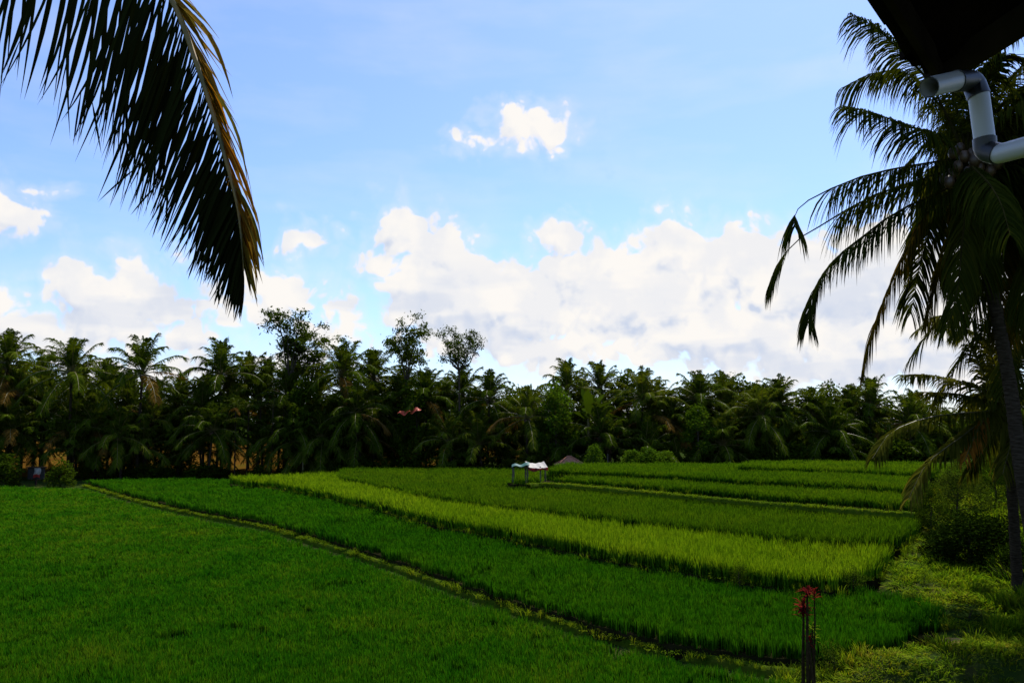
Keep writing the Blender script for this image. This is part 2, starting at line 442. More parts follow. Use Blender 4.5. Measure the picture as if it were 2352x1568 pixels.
def ground_h(x, y):
    """height of the open ground (the paddy terraces stand on it)"""
    prof = np.interp(x / max(y, 1), [-.6, -.2, 0, .2, .5], [0, .3, 1.05, 1.8, 2.35])
    h = float(sstep(58, 86, y) * prof) - .08
    dx = x - np.interp(y, EDGE_Y, EDGE_X)
    if y < 130 and dx > -1.2:
        near = float(1 - sstep(75, 115, y))
        w = float(sstep(-1.2, .3, dx))
        lvl = float(np.interp(y, [0, 16, 21, 26, 32, 44, 60, 88], [0, .1, .25, .5, .72, 1.1, 1.8, 2.3]))
        h = h * (1 - w) + max(h, lvl) * w
        h += near * float(.8 * sstep(2.0, 9.0, dx) + .8 * sstep(8, 25, dx))
        h += near * .16 * fbm(x, y, .45, 4, 3.1) * float(sstep(-.5, 1.5, dx))
    # grassy ridge in front, and the drop on the near side of it
    if y < 26 and x > 2:
        c = RIDGE_A.y + (RIDGE_B.y - RIDGE_A.y) * (x - RIDGE_A.x) / (RIDGE_B.x - RIDGE_A.x)
        g = float(sstep(RIDGE_A.x - 1.2, RIDGE_A.x + 1.4, x))
        h += g * (.45 * math.exp(-((y - c) / 1.0) ** 2) - 1.9 * float(sstep(c - .4, c - 2.0, y)))
        h += g * .18 * fbm(x, y, .8, 3, 9.2)
    return h


def axis(parts):
    out = []
    for a, b, s in parts: out += list(np.arange(a, b - 1e-6, s))
    return out


gx = [-3000, -1400, -700, -350, -200] + axis([(-120, -24, 8), (-24, 2, 3), (2, 42, .5), (42, 110, 6)]) + [110, 160, 240, 400, 800, 1600, 3000]
gy = [-300, -100, -30, 0, 6] + axis([(8, 46, .5), (46, 100, 2.5), (100, 160, 10)]) + [160, 200, 260, 350, 500, 800, 1400, 3500]
g = MB()
vs = [(x, y, ground_h(x, y)) for y in gy for x in gx]
nx = len(gx)
g.add(vs, [(j * nx + i, j * nx + i + 1, (j + 1) * nx + i + 1, (j + 1) * nx + i) for j in range(len(gy) - 1) for i in range(nx - 1)], 0, True)
M['ground'] = solid_mat('grassy_earth', [(.014, .028, .005), (.022, .042, .007), (.035, .050, .010), (.055, .048, .016)], .95, .9, .3, detail=8)
tag(g.build('ground', M['ground']), kind='structure')


# ------------------------------------------------------------------ paddies
def zpts(pts, z): return [P(x, y, z) for x, y in pts]


def poly_xy(v): return np.array([(p.x, p.y) for p in v])


def inside(pts, poly):
    x, y = pts[:, 0], pts[:, 1]
    res = np.zeros(len(pts), bool)
    n = len(poly); j = n - 1
    for i in range(n):
        xi, yi = poly[i]; xj, yj = poly[j]
        c = ((yi > y) != (yj > y)) & (x < (xj - xi) * (y - yi) / (yj - yi + 1e-12) + xi)
        res ^= c; j = i
    return res


FIELDS = {}


def smooth_line(v, k=4):
    """Catmull-Rom through a ground line"""
    out = []
    for i in range(len(v) - 1):
        p0, p1, p2, p3 = v[max(i - 1, 0)], v[i], v[i + 1], v[min(i + 2, len(v) - 1)]
        for t in np.linspace(0, 1, k, endpoint=False):
            out.append(.5 * ((2 * p1) + (p2 - p0) * t + (2 * p0 - 5 * p1 + 4 * p2 - p3) * t * t + (3 * p1 - p0 - 3 * p2 + p3) * t ** 3))
    out.append(v[-1].copy())
    return out


M['mud'] = solid_mat('paddy_mud', [(.010, .011, .004), (.018, .018, .006), (.03, .024, .010)], .8, 2.5, .3)


def terrace(key, z, zf, front, back):
    f = smooth_line(zpts(front, zf), 8)
    for p in f: p.z = z
    # small irregularities of a hand-cut edge
    for p in f:
        p.x += .16 * fbm(p.x, p.y, .7, 4, z); p.y += .24 * fbm(p.x, p.y, .7, 4, z + 5)
    pl = f + zpts(back, z + .4)
    b = MB()
    n = len(pl)
    top = [(p.x, p.y, z) for p in pl]
    cx, cy = sum(p.x for p in pl) / n, sum(p.y for p in pl) / n
    bot = [(p.x, p.y, -.5) for p in pl]
    b.add(top + bot, [tuple(range(n)) if sum((pl[i].x * pl[(i + 1) % n].y - pl[(i + 1) % n].x * pl[i].y) for i in range(n)) > 0 else tuple(range(n - 1, -1, -1))])
    b.add(top + bot, [(i, (i + 1) % n, n + (i + 1) % n, n + i) for i in range(n)])
    tag(b.build('paddy_terrace', M['mud']), kind='structure')
    FIELDS[key] = dict(z=z, poly=poly_xy(pl), front=f)


Bf = [(200, 1112), (300, 1141), (450, 1176), (600, 1203), (700, 1230), (850, 1276), (1000, 1327), (1150, 1379), (1300, 1426), (1500, 1478), (1700, 1513), (1850, 1527), (2000, 1512),
      (2110, 1488), (2156, 1462), (2160, 1440), (2130, 1412), (2050, 1397), (1930, 1372)]
terrace('B', .30, .16, Bf, [(1880, 1300), (1500, 1250), (1000, 1160), (700, 1112), (610, 1100), (540, 1098), (380, 1097), (205, 1099)])
Cf = [(528, 1112), (620, 1119), (700, 1131), (870, 1170), (1000, 1204), (1200, 1242), (1400, 1282), (1600, 1316), (1800, 1347), (1900, 1352), (1985, 1330), (2035, 1290), (2040, 1262), (2005, 1242)]
terrace('C', .70, .76, Cf, [(1900, 1205), (1500, 1165), (1200, 1135), (900, 1100), (790, 1090), (528, 1100)])
Df = [(785, 1094), (900, 1115), (1000, 1137), (1200, 1163), (1400, 1184), (1600, 1207), (1800, 1227), (1950, 1238), (2050, 1232), (2085, 1215), (2105, 1192)]
terrace('D', 1.10, 1.55, Df, [(2105, 1178), (1800, 1155), (1500, 1128), (1270, 1102), (1270, 1081), (1180, 1079), (785, 1079)])
Ef = [(1168, 1108), (1205, 1113), (1246, 1110), (1400, 1119), (1600, 1137), (1800, 1154), (1950, 1164), (2095, 1174)]
terrace('E', 1.85, 1.85, Ef, [(2120, 1118), (1700, 1092), (1290, 1077), (1230, 1098), (1172, 1098)])
Ff = [(1268, 1083), (1450, 1091), (1600, 1099), (1725, 1107), (1900, 1114), (2110, 1127)]
terrace('F', 2.25, 2.45, Ff, [(2130, 1074), (1880, 1066), (1290, 1064)])
Hf = [(1700, 1073), (1897, 1079), (2000, 1083), (2130, 1089)]
terrace('H', 2.6, 2.85, Hf, [(2160, 1062), (1900, 1058), (1720, 1058)])
If = [(2120, 1100), (2230, 1104), (2400, 1112)]
terrace('I', 2.2, 2.3, If, [(2480, 1066), (2300, 1060), (2100, 1064)])
# the low field in front has no bank of its own
Af = [(-120, 1119), (185, 1119)]
L1 = [(195, 1120), (300, 1152), (450, 1188), (600, 1215), (700, 1247), (850, 1292), (1000, 1347), (1150, 1397), (1300, 1443), (1500, 1498), (1700, 1540), (1850, 1566), (1950, 1590)]
A_poly = [Vector((p.x, p.y, 0)) for p in smooth_line(zpts(L1, .30))] + zpts([(1960, 1750), (900, 1800), (-120, 1800), (-120, 1119)], 0)
FIELDS['A'] = dict(z=0.0, poly=poly_xy(A_poly), front=smooth_line(zpts(L1, 0)))


# ---- clumps of blades, scattered as instances of the crop object itself
def blade_clump(name, mat, n, h, spread, lean, width, seed, droop=.5):
    r = random.Random(seed)
    me_v, me_f, al = [], [], []
    for i in range(n):
        a = r.uniform(0, 6.283); q = spread * math.sqrt(r.random())
        x, y = q * math.cos(a), q * math.sin(a)
        L_ = h * r.uniform(.65, 1.08); ln = lean * r.uniform(.15, 1); w = width * r.uniform(.7, 1.2)
        a2 = a + r.uniform(-1.0, 1.0)
        dx, dy = math.cos(a2), math.sin(a2)
        px, py = -dy, dx
        b = len(me_v)
        for k, t in enumerate((0, .4, .75, 1.0)):
            hh = L_ * (t - .25 * droop * t ** 3 * ln / max(lean, .01)); o = ln * L_ * (t ** 2)
            ww = w * (1, .9, .6, 0)[k] * .5
            cx, cy = x + dx * o, y + dy * o
            if k < 3:
                me_v += [(cx - px * ww, cy - py * ww, hh), (cx + px * ww, cy + py * ww, hh)]; al += [t, t]
            else:
                me_v.append((cx, cy, hh)); al.append(1.0)
        me_f += [(b, b + 1, b + 3, b + 2), (b + 2, b + 3, b + 5, b + 4), (b + 4, b + 5, b + 6)]
    me = bpy.data.meshes.new(name)
    me.from_pydata(me_v, [], me_f)
    me.materials.append(mat)
    at = me.attributes.new('along', 'FLOAT', 'POINT'); at.data.foreach_set('value', al)
    return bpy.data.objects.new(name, me)      # never linked: only read by the scatter below


def leaf_clump(name, mat, n, h, spread, size, seed):
    r = random.Random(seed)
    b = MB()
    for i in range(n):
        a = r.uniform(0, 6.283); q = spread * math.sqrt(r.random())
        c = Vector((q * math.cos(a), q * math.sin(a), h * r.uniform(.15, 1) * (1 - .4 * q / spread)))
        leaf_quad(b, c, size * r.uniform(.6, 1.3), r, .8)
    me = b.mesh(name, mat)
    return bpy.data.objects.new(name, me)


def leaf_quad(b, c, s, r, flat=.6, mi=0, asp=.5):
    d = Vector((r.gauss(0, 1), r.gauss(0, 1), r.gauss(0, 1) * flat)).normalized()
    n = Vector((r.gauss(0, .6), r.gauss(0, .6), 1)).normalized()
    w = d.cross(n)
    if w.length < .01: w = Vector((1, 0, 0))
    w = w.normalized() * s * asp
    d = d * s
    b.add([c - d * .5, c - d * .05 + w * .5, c + d * .5, c - d * .05 - w * .5], [(0, 1, 2, 3)], mi)


def scatter_group(protos):
    g = bpy.data.node_groups.new('scatter', 'GeometryNodeTree')
    g.interface.new_socket('Geometry', in_out='INPUT', socket_type='NodeSocketGeometry')
    g.interface.new_socket('Geometry', in_out='OUTPUT', socket_type='NodeSocketGeometry')
    N, L = g.nodes, g.links
    gi, go = N.new('NodeGroupInput'), N.new('NodeGroupOutput')
    j = N.new('GeometryNodeJoinGeometry')
    for p in reversed(protos):
        o = N.new('GeometryNodeObjectInfo'); o.inputs['Object'].default_value = p
        t = N.new('GeometryNodeGeometryToInstance'); L.new(o.outputs['Geometry'], t.inputs[0]); L.new(t.outputs[0], j.inputs[0])
    ip = N.new('GeometryNodeInstanceOnPoints'); ip.inputs['Pick Instance'].default_value = True
    L.new(gi.outputs[0], ip.inputs['Points']); L.new(j.outputs[0], ip.inputs['Instance'])

    def attr(n, ty):
        a = N.new('GeometryNodeInputNamedAttribute'); a.data_type = ty; a.inputs['Name'].default_value = n
        return a.outputs['Attribute']
    L.new(attr('pick', 'INT'), ip.inputs['Instance Index'])
    L.new(attr('turn', 'FLOAT_VECTOR'), ip.inputs['Rotation'])
    L.new(attr('size', 'FLOAT_VECTOR'), ip.inputs['Scale'])
    L.new(ip.outputs[0], go.inputs[0])
    return g


def scatter(name, pts, sizes, group, nproto, label, cat, tilt=.08):
    pts = np.asarray(pts, float); n = len(pts)
    me = bpy.data.meshes.new(name)
    me.vertices.add(n)
    me.vertices.foreach_set('co', pts.ravel())
    a = me.attributes.new('pick', 'INT', 'POINT'); a.data.foreach_set('value', RS.randint(0, nproto, n).astype(np.int32))
    rot = np.stack([RS.normal(0, tilt, n), RS.normal(0, tilt, n), RS.uniform(0, 6.283, n)], 1)
    a = me.attributes.new('turn', 'FLOAT_VECTOR', 'POINT'); a.data.foreach_set('vector', rot.ravel())
    a = me.attributes.new('size', 'FLOAT_VECTOR', 'POINT'); a.data.foreach_set('vector', np.asarray(sizes, float).ravel())
    o = link(name, me)
    md = o.modifiers.new('scatter', 'NODES'); md.node_group = group
    tag(o, label, cat, kind='stuff')
    return o


def spread_points(poly, k=.0075, smin=.13, smax=.5, xmin=None):
    """jittered points in a polygon, closer together near the viewer's side of the paddies"""
    lo, hi = poly.min(0), poly.max(0)
    out, sp = [], []
    y = max(lo[1], 8.0)
    while y < hi[1]:
        s = min(max(k * y, smin), smax)
        lim = .72 * y + 4
        xs = np.arange(max(lo[0], -lim), min(hi[0], lim), s)
        if len(xs):
            p = np.stack([xs + RS.uniform(-.45, .45, len(xs)) * s, np.full(len(xs), y) + RS.uniform(-.45, .45, len(xs)) * s], 1)
            out.append(p); sp.append(np.full(len(xs), s))
        y += s
    p = np.concatenate(out); sp = np.concatenate(sp)
    ok = inside(p, poly)
    return p[ok], sp[ok]


RICE = {
    'A': (rice_mat('rice_young', [(.006, .038, .002), (.012, .056, .002), (.024, .072, .003), (.045, .085, .005)], [(.012, .088, .002), (.026, .125, .003), (.055, .150, .005), (.11, .165, .008)], .35, .4), .36),
    'B': (rice_mat('rice_green', [(.005, .030, .002), (.010, .046, .002), (.018, .062, .003)], [(.014, .088, .002), (.030, .125, .003), (.065, .155, .005)], .35, .4), .5),
    'C': (rice_mat('rice_yellow', [(.010, .046, .002), (.020, .068, .003), (.034, .085, .004)], [(.10, .20, .004), (.165, .27, .007), (.24, .31, .012)], .38, .35), .92),
    'D': (rice_mat('rice_olive', [(.005, .026, .002), (.010, .038, .002), (.018, .05, .003)], [(.044, .112, .003), (.068, .140, .004), (.105, .165, .006)], .35, .35), .82),
}
RICE['E'] = (RICE['D'][0], .66); RICE['F'] = (RICE['D'][0], .66); RICE['H'] = (RICE['D'][0], .6); RICE['I'] = (RICE['D'][0], .55)
ORDER = 'ABCDEFHI'
ABOVE = {'A': 'B', 'B': 'C', 'C': 'D', 'D': 'E', 'E': 'F', 'F': 'H', 'H': '', 'I': ''}
RLABEL = {
    'A': 'short bright green rice filling the lowest paddy across the front',
    'B': 'deep green rice on the second terrace, behind the winding grass bund',
    'C': 'yellow green ripening rice on the long middle terrace',
    'D': 'dull olive rice on the terrace around the tarpaulin shelter',
    'E': 'olive rice strip just behind the pale straight bund',
    'F': 'olive rice strip below the shrubs at the grove edge',
    'H': 'narrow farthest rice strip at the foot of the palm grove',
    'I': 'rice beyond the young palm on the far side',
}
SHELTER = P(1215, 1107, 1.85)
GN = {}
for key in ORDER:
    mat, h = RICE[key]
    if mat.name not in GN:
        tall = key not in 'AB'
        pr = [blade_clump('rice_plant', mat, 34 if tall else 24, 1.0, .5, .62 if tall else .45, .075 if tall else .09, s + len(GN) * 10, 1.1 if tall else .6) for s in range(4)]
        GN[mat.name] = (scatter_group(pr), pr)
    f = FIELDS[key]
    pts, sp = spread_points(f['poly'])
    if ABOVE[key]:
        ok = ~inside(pts, FIELDS[ABOVE[key]]['poly'])
        if key == 'D': ok &= ~inside(pts + np.array([0, 1.3]), FIELDS['E']['poly'])
        pts, sp = pts[ok], sp[ok]
    if key in 'DE':
        ok = ~((np.abs(pts[:, 0] - SHELTER.x) < 2.9) & (np.abs(pts[:, 1] - SHELTER.y) < 1.5))
        pts, sp = pts[ok], sp[ok]
    n = len(pts)
    var = np.array([1 + .20 * fbm(x, y, .35, 3, 7) + .26 * fbm(x, y, 1.5, 2, 3) for x, y in pts])
    if key in 'ABC': hz_keep = np.array([fbm(x, y, 1.1, 2, 15) for x, y in pts]) > -.52; pts, sp, var = pts[hz_keep], sp[hz_keep], var[hz_keep]; n = len(pts)
    hz = h * (var if key in 'AB' else 1 + (var - 1) * .45) * (RS.uniform(.82, 1.12, n) if key in 'AB' else RS.uniform(.9, 1.06, n))
    if key == 'C':
        lp = P(1850, 1265, 1.5); hz *= 1 - .45 * np.exp(-(((pts[:, 0] - lp.x) / 2.2) ** 2 + ((pts[:, 1] - lp.y) / 2.0) ** 2)) * RS.uniform(.3, 1.2, n)
    w = sp * 1.55 * RS.uniform(.85, 1.2, n)
    scatter('rice', np.column_stack([pts, np.full(n, f['z'] - .01)]), np.column_stack([w, w, hz]), GN[mat.name][0], 4, RLABEL[key], 'rice')
    print('rice', key, n)

# ---- bunds: low grassy banks between paddies
M['bund'] = solid_mat('bund_grass', [(.035, .075, .004), (.06, .10, .006), (.085, .11, .010)], .95, 5, .4)


def bund(front, z, w, h, wander=.0):
    ln = smooth_line(zpts(front, z), 6)
    vs, n = [], len(ln)
    prof = [(-.62, -.12), (-.40, h * .75), (-.1, h), (.25, h * .95), (.5, h * .5), (.66, -.12)]
    for i, p in enumerate(ln):
        t = (ln[min(i + 1, n - 1)] - ln[max(i - 1, 0)]); t.z = 0; t.normalize()
        s = Vector((-t.y, t.x, 0))
        k = w * (1 + .35 * fbm(p.x, p.y, .5, 3, 2.2))
        q = .12 * fbm(p.x, p.y, .8, 3, 4.4)
        for a, b in prof:
            vs.append(p + s * (a * k + q) + Vector((0, 0, b + .04 * fbm(p.x * 3, p.y * 3 + a, 1, 2, 6))))
    m = len(prof)
    g = MB()
    g.add(vs, [(i * m + k, i * m + k + 1, (i + 1) * m + k + 1, (i + 1) * m + k) for i in range(n - 1) for k in range(m - 1)], 0, True)
    tag(g.build('bund_path', M['bund']), kind='structure')
    return ln


bl1 = bund([(195, 1116), (300, 1147), (450, 1182), (600, 1209), (700, 1239), (850, 1285), (1000, 1337), (1150, 1389), (1300, 1436), (1500, 1489), (1700, 1529), (1820, 1548), (1950, 1575)], .02, .30, .14)
bl2 = bund([(1215, 1114), (1250, 1112), (1300, 1115), (1400, 1124), (1600, 1143), (1800, 1161), (2000, 1176), (2100, 1182)], 1.86, .24, .12)

grass_m = rice_mat('bund_blades', [(.04, .085, .004), (.07, .12, .006), (.11, .13, .010)], [(.07, .14, .005), (.12, .19, .007), (.17, .20, .010)])
gp = [blade_clump('grass_tuft', grass_m, 16, 1.0, .5, .8, .09, 50 + s, .9) for s in range(3)]
gg = scatter_group(gp)
bp, bs = [], []
for ln, z in ((bl1, .14), (bl2, 1.94)):
    for i in range(len(ln) - 1):
        a, b = ln[i], ln[i + 1]
        d = (b - a).length
        y = a.y
        s = min(max(.0055 * y, .09), .35)
        for k in range(int(d / s * 2.2)):
            t = rnd.random()
            p = a.lerp(b, t)
            nrm = Vector((-(b - a).y, (b - a).x, 0)).normalized() * rnd.uniform(-.26, .30)
            bp.append((p.x + nrm.x, p.y + nrm.y, z - .03))
            q = s * rnd.uniform(1.0, 1.8); bs.append((q, q, rnd.uniform(.07, .17) * (1 + .8 * max(0, fbm(p.x, p.y, .4, 2, 8)))))
scatter('grass', bp, bs, gg, 3, 'short yellowish grass growing along the bunds between the paddies', 'grass')

# taller weeds on the bund side of the second terrace
weed_p = [blade_clump('weed_tuft', grass_m, 20, 1.0, .5, .7, .08, 70 + s, .8) for s in range(2)] + [leaf_clump('weed_leaves', M['weed'], 26, .7, .5, .22, 80 + s) for s in range(2)]
wg = scatter_group(weed_p)
wp, wsz = [], []
fb = FIELDS['B']['front']
for i in range(len(fb) - 1):
    a, b = fb[i], fb[i + 1]
    if a.x < -15 or a.x > 11.5: continue
    for k in range(int((b - a).length * 7)):
        p = a.lerp(b, rnd.random())
        if fbm(p.x, p.y, .35, 3, 1.3) < -.05 + (.25 if a.x < -4 else 0): continue
        d = rnd.uniform(-.5, .1)
        wp.append((p.x + rnd.uniform(-.15, .15), p.y + d, .08)); q = rnd.uniform(.2, .5); wsz.append((q, q, rnd.uniform(.15, .34)))
for key, zl in (('C', .3), ('D', .72), ('E', 1.1), ('F', 1.6), ('H', 1.8)):
    fb = FIELDS[key]['front']
    for i in range(len(fb) - 1):
        a, b = fb[i], fb[i + 1]
        for k in range(int((b - a).length * 5)):
            p = a.lerp(b, rnd.random()); t = (b - a).normalized()
            nrm = Vector((t.y, -t.x, 0)) * rnd.uniform(0, .22)
            if fbm(p.x, p.y, .4, 3, 6.3) < -.1 and nrm.y < -.05: continue
            wp.append((p.x + nrm.x, p.y + nrm.y, rnd.uniform(zl, FIELDS[key]['z']))); q = rnd.uniform(.2, .4); wsz.append((q, q, rnd.uniform(.2, .45)))
scatter('weeds', wp, wsz, wg, 4, 'rough weeds sprouting from the banks between the terraces', 'weeds')

# ---- grass over the open bank on the right and the near ridge
bank_m = rice_mat('bank_blades', [(.02, .06, .003), (.045, .09, .004), (.08, .11, .006), (.12, .10, .012)], [(.06, .15, .004), (.13, .23, .006), (.21, .28, .009), (.22, .20, .02)], patch=.5)
bkp = [blade_clump('bank_tuft', bank_m, 18, 1.0, .5, .9, .09, 90 + s, 1.0) for s in range(3)] + [leaf_clump('bank_leaves', M['weed'], 30, .8, .5, .20, 95 + s) for s in range(1)]
bkg = scatter_group(bkp)
DIRT = P(2190, 1418, .9)
pts, sz = [], []
y = 8.0
while y < 75:
    s = min(max(.0085 * y, .14), .5)
    x = 2.0
    while x < .68 * y + 3:
        px, py = x + rnd.uniform(-.5, .5) * s, y + rnd.uniform(-.5, .5) * s
        dx = px - np.interp(py, EDGE_Y, EDGE_X)
        ridge = py < 22 and px > RIDGE_A.x - 1.2 and py < RIDGE_A.y + .8 + (RIDGE_B.y - RIDGE_A.y) * (px - RIDGE_A.x) / (RIDGE_B.x - RIDGE_A.x)
        path = abs(dx - .9) < .55 and py > 19 and fbm(px, py, .8, 2, 5) > -.2
        dirt = math.hypot(px - DIRT.x, (py - DIRT.y) * .6) < .5
        if (dx > -.1 or ridge) and not dirt and not (path and rnd.random() < .3):
            pts.append((px, py, ground_h(px, py) - .02))
            q = s * rnd.uniform(1.4, 2.2)
            v = max(.2, 1 + .9 * fbm(px, py, .35, 3, 4))
            tall = max(0, fbm(px, py, .6, 3, 21) - .12) * 1.1
            sz.append((q, q, (rnd.uniform(.10, .24) * v + tall) * (.4 if path else 1)))
        x += s
    y += s
print('bank', len(pts))
scatter('bank_grass', pts, sz, bkg, 4, 'rough grass and low weeds covering the bank beside the paddies', 'grass', .15)


# ------------------------------------------------------------------ palms
def bez(c, t):
    """point and tangent on a chain of control points (Catmull-Rom)"""
    n = len(c) - 1
    u = min(max(t, 0), .9999) * n
    i = int(u); f = u - i
    p0, p1, p2, p3 = c[max(i - 1, 0)], c[i], c[i + 1], c[min(i + 2, n)]
    if i == 0: p0 = p1 * 2 - p2
    if i + 2 > n: p3 = p2 * 2 - p1
    p = .5 * ((2 * p1) + (p2 - p0) * f + (2 * p0 - 5 * p1 + 4 * p2 - p3) * f * f + (3 * p1 - p0 - 3 * p2 + p3) * f ** 3)
    d = .5 * ((p2 - p0) + 2 * (2 * p0 - 5 * p1 + 4 * p2 - p3) * f + 3 * (3 * p1 - p0 - 3 * p2 + p3) * f * f)
    return p, d.normalized()


def frond(b, ctrl, nl, L_, w, r, rib=.02, droop=.9, segs=3, start=.16, gaps=(), mi=0, mi_rib=1, tipcut=1.0, side_up=.25, swing=Vector((0, 0, 0)), uneven=.15):
    """one coconut frond: arching rib with hanging leaflets on both sides"""
    ctrl = [Vector(c) for c in ctrl]
    m = 10 if segs > 1 else 5
    pts = [bez(ctrl, i / m)[0] for i in range(m + 1)]
    b.tube(pts, [rib * (1 - .85 * i / m) for i in range(m + 1)], 5 if segs > 1 else 3, mi_rib, caps=False)
    G = Vector((0, 0, -1))
    for i in range(nl):
        t = start + (tipcut - start) * (i + .5) / nl
        if any(g0 < t < g1 for g0, g1 in gaps): continue
        p, tan = bez(ctrl, t)
        sd_ = tan.cross(Vector((0, 0, 1)))
        if sd_.length < .15: sd_ = tan.cross(Vector((.3, 1, 0)))
        sd_.normalize()
        upv = sd_.cross(tan)
        prof = (.55 + .45 * math.sin(math.pi * min(1, (t - start) / (1 - start) * 1.3 + .12))) if t < .75 else max(.22, 1.0 - (t - .75) * 2.4)
        for s in (-1, 1):
            if r.random() < (.03 if t < .8 or segs < 3 else .2): continue
            q = L_ * prof * r.uniform(1 - uneven, 1 + uneven * .6)
            fw = .45 + .75 * t + r.uniform(-.12, .12)
            d = (sd_ * s * r.uniform(.8, 1.1) + tan * fw + upv * side_up * r.uniform(.4, 1.3) + swing).normalized()
            dr = droop * r.uniform(.7, 1.25)
            wv = tan - d * tan.dot(d)
            wv = (wv.normalized() * .8 + Vector((r.gauss(0, .35), r.gauss(0, .35), r.gauss(0, .35)))).normalized()
            pr, lw = [], []
            for k in range(segs + 1):
                u = k / segs
                pr.append(p + d * (q * u * (1 - .25 * dr * u)) + G * (q * dr * .75 * u * u))
                lw.append(w * (.55 + .45 * min(prof, 1)) * (.55 + 1.2 * u if u < .35 else 1.0 if u < .6 else 1.0 - (u - .6) * 2.3) * .5)
            vs = []
            for k in range(segs):
                vs += [pr[k] - wv * lw[k], pr[k] + wv * lw[k]]
            vs.append(pr[-1])
            fs = [(2 * k, 2 * k + 1, 2 * k + 3, 2 * k + 2) for k in range(segs - 1)] + [(2 * segs - 2, 2 * segs - 1, 2 * segs)]
            b.add(vs, fs, mi)


def trunk_mb(pts, r0, r1, n=9, rings=True, step=.25):
    b = MB()
    pts = [Vector(p) for p in pts]
    L_ = sum((pts[i + 1] - pts[i]).length for i in range(len(pts) - 1))
    m = max(6, int(L_ / step))
    pp, rr = [], []
    for i in range(m + 1):
        t = i / m
        pp.append(bez(pts, t)[0])
        k = r0 + (r1 - r0) * t + r0 * .55 * max(0, 1 - t * 14)
        rr.append(k * (1.05 if rings and i % 2 else .97))
    b.tube(pp, rr, n, 0, True, .06)
    return b


# ---- grove palms: a handful of trees, each with its own crown, then copied
def grove_palm(seed, H, nf, up, dryf):
    r = random.Random(seed)
    lean = Vector((r.uniform(-1, 1), r.uniform(-1, 1), 0)) * H * .05
    t = trunk_mb([(0, 0, -.3), lean * .2 + Vector((0, 0, H * .35)), lean * .6 + Vector((0, 0, H * .7)), lean + Vector((0, 0, H))], .17, .11, 7, False, .8)
    c = lean + Vector((0, 0, H))
    b = MB()
    for i in range(nf):
        az = i * 2.39996 + r.uniform(-.25, .25)
        q = (i + .5) / nf
        el = R(89 - 122 * q ** 1.45 * up) + r.uniform(-.1, .1)
        Lf = r.uniform(4.0, 5.3) * (.75 + .25 * min(1, q * 3))
        h = Vector((math.cos(az), math.sin(az), 0))
        d = h * math.cos(el) + Vector((0, 0, math.sin(el)))
        sag = (.10 + .6 * math.cos(el) + .15 * r.random()) * Lf * .5
        m1 = c + d * Lf * .38 + Vector((0, 0, -sag * .08)); m2 = c + d * Lf * .72 + h * Lf * .03 + Vector((0, 0, -sag * .42)); e = c + d * Lf * .95 + h * Lf * .06 + Vector((0, 0, -sag * 1.05))
        mi = 2 if (q > .8 and r.random() < dryf) else 0
        frond(b, [c, m1, m2, e], 46, 1.3, .10, r, .06, .75, 2, .15, mi=mi, mi_rib=1)
    # old stems, husks and nuts gathered under the crown
    for k in range(7):
        a = r.uniform(0, 6.28); cc = c + Vector((math.cos(a) * .28, math.sin(a) * .28, -.25 - r.random() * .2))
        nut(b, cc, .14, 3)
    return t.mesh('trunk', M['bark']), b.mesh('crown', [M['palm_far'], M['rachis'], M['dry'], M['coconut']])


def nut(b, c, s, mi):
    vs, fs = [], []
    n, m = 8, 6
    for i in range(m + 1):
        th = math.pi * i / m
        for k in range(n):
            ph = 2 * math.pi * k / n
            vs.append(c + Vector((math.sin(th) * math.cos(ph), math.sin(th) * math.sin(ph), math.cos(th) * 1.25)) * s)
    for i in range(m):
        for k in range(n):
            fs.append((i * n + k, i * n + (k + 1) % n, (i + 1) * n + (k + 1) % n, (i + 1) * n + k))
    b.add(vs, fs, mi, True)


PALM_H = 10.0
PROTO = [grove_palm(100 + i, PALM_H, (31, 28, 33, 27, 32, 29)[i], (1.0, .85, 1.1, .8, 1.0, .95)[i], (.15, .3, .1, .2, .1, .35)[i]) for i in range(6)]


def place_palm(x, ytop, base, label, group, k=None, rz=None):
    """palm whose topmost frond reaches survey height ytop, standing at base"""
    k = rnd.randrange(6) if k is None else k
    top = PD(x, ytop, base.y).z
    hh = max(top - base.z, 2.5)
    sc = min(max(hh / (PALM_H + 4.2), .92), 1.12)        # crown keeps nearly its own size
    trunk_h = max(hh - 4.4 * sc, .4)
    rz = rnd.uniform(0, 6.28) if rz is None else rz
    e = empty('coconut_palm', base, rz, 1)
    tag(e, label, 'palm', group)
    t = link('trunk', PROTO[k][0], e); t.scale = (sc, sc, trunk_h / PALM_H)
    c = link('crown', PROTO[k][1], e); c.scale = (sc, sc, sc); c.location = (0, 0, trunk_h - PALM_H * sc)
    return e


def grove_front(x):
    y = float(np.interp(x, [-200, 180, 520, 780, 1280, 1720, 2150, 2600], [1106, 1100, 1093, 1083, 1073, 1060, 1055, 1053]))
    z = float(np.interp(x, [0, 500, 1000, 1400, 1800, 2200], [0, .4, 1.15, 1.8, 2.2, 2.4]))
    return P(x, y, z)


def gpoint(x, back):
    p = grove_front(x)
    q = PD(x, 900, p.y + back)
    return Vector((q.x, q.y, ground_h(q.x, q.y)))


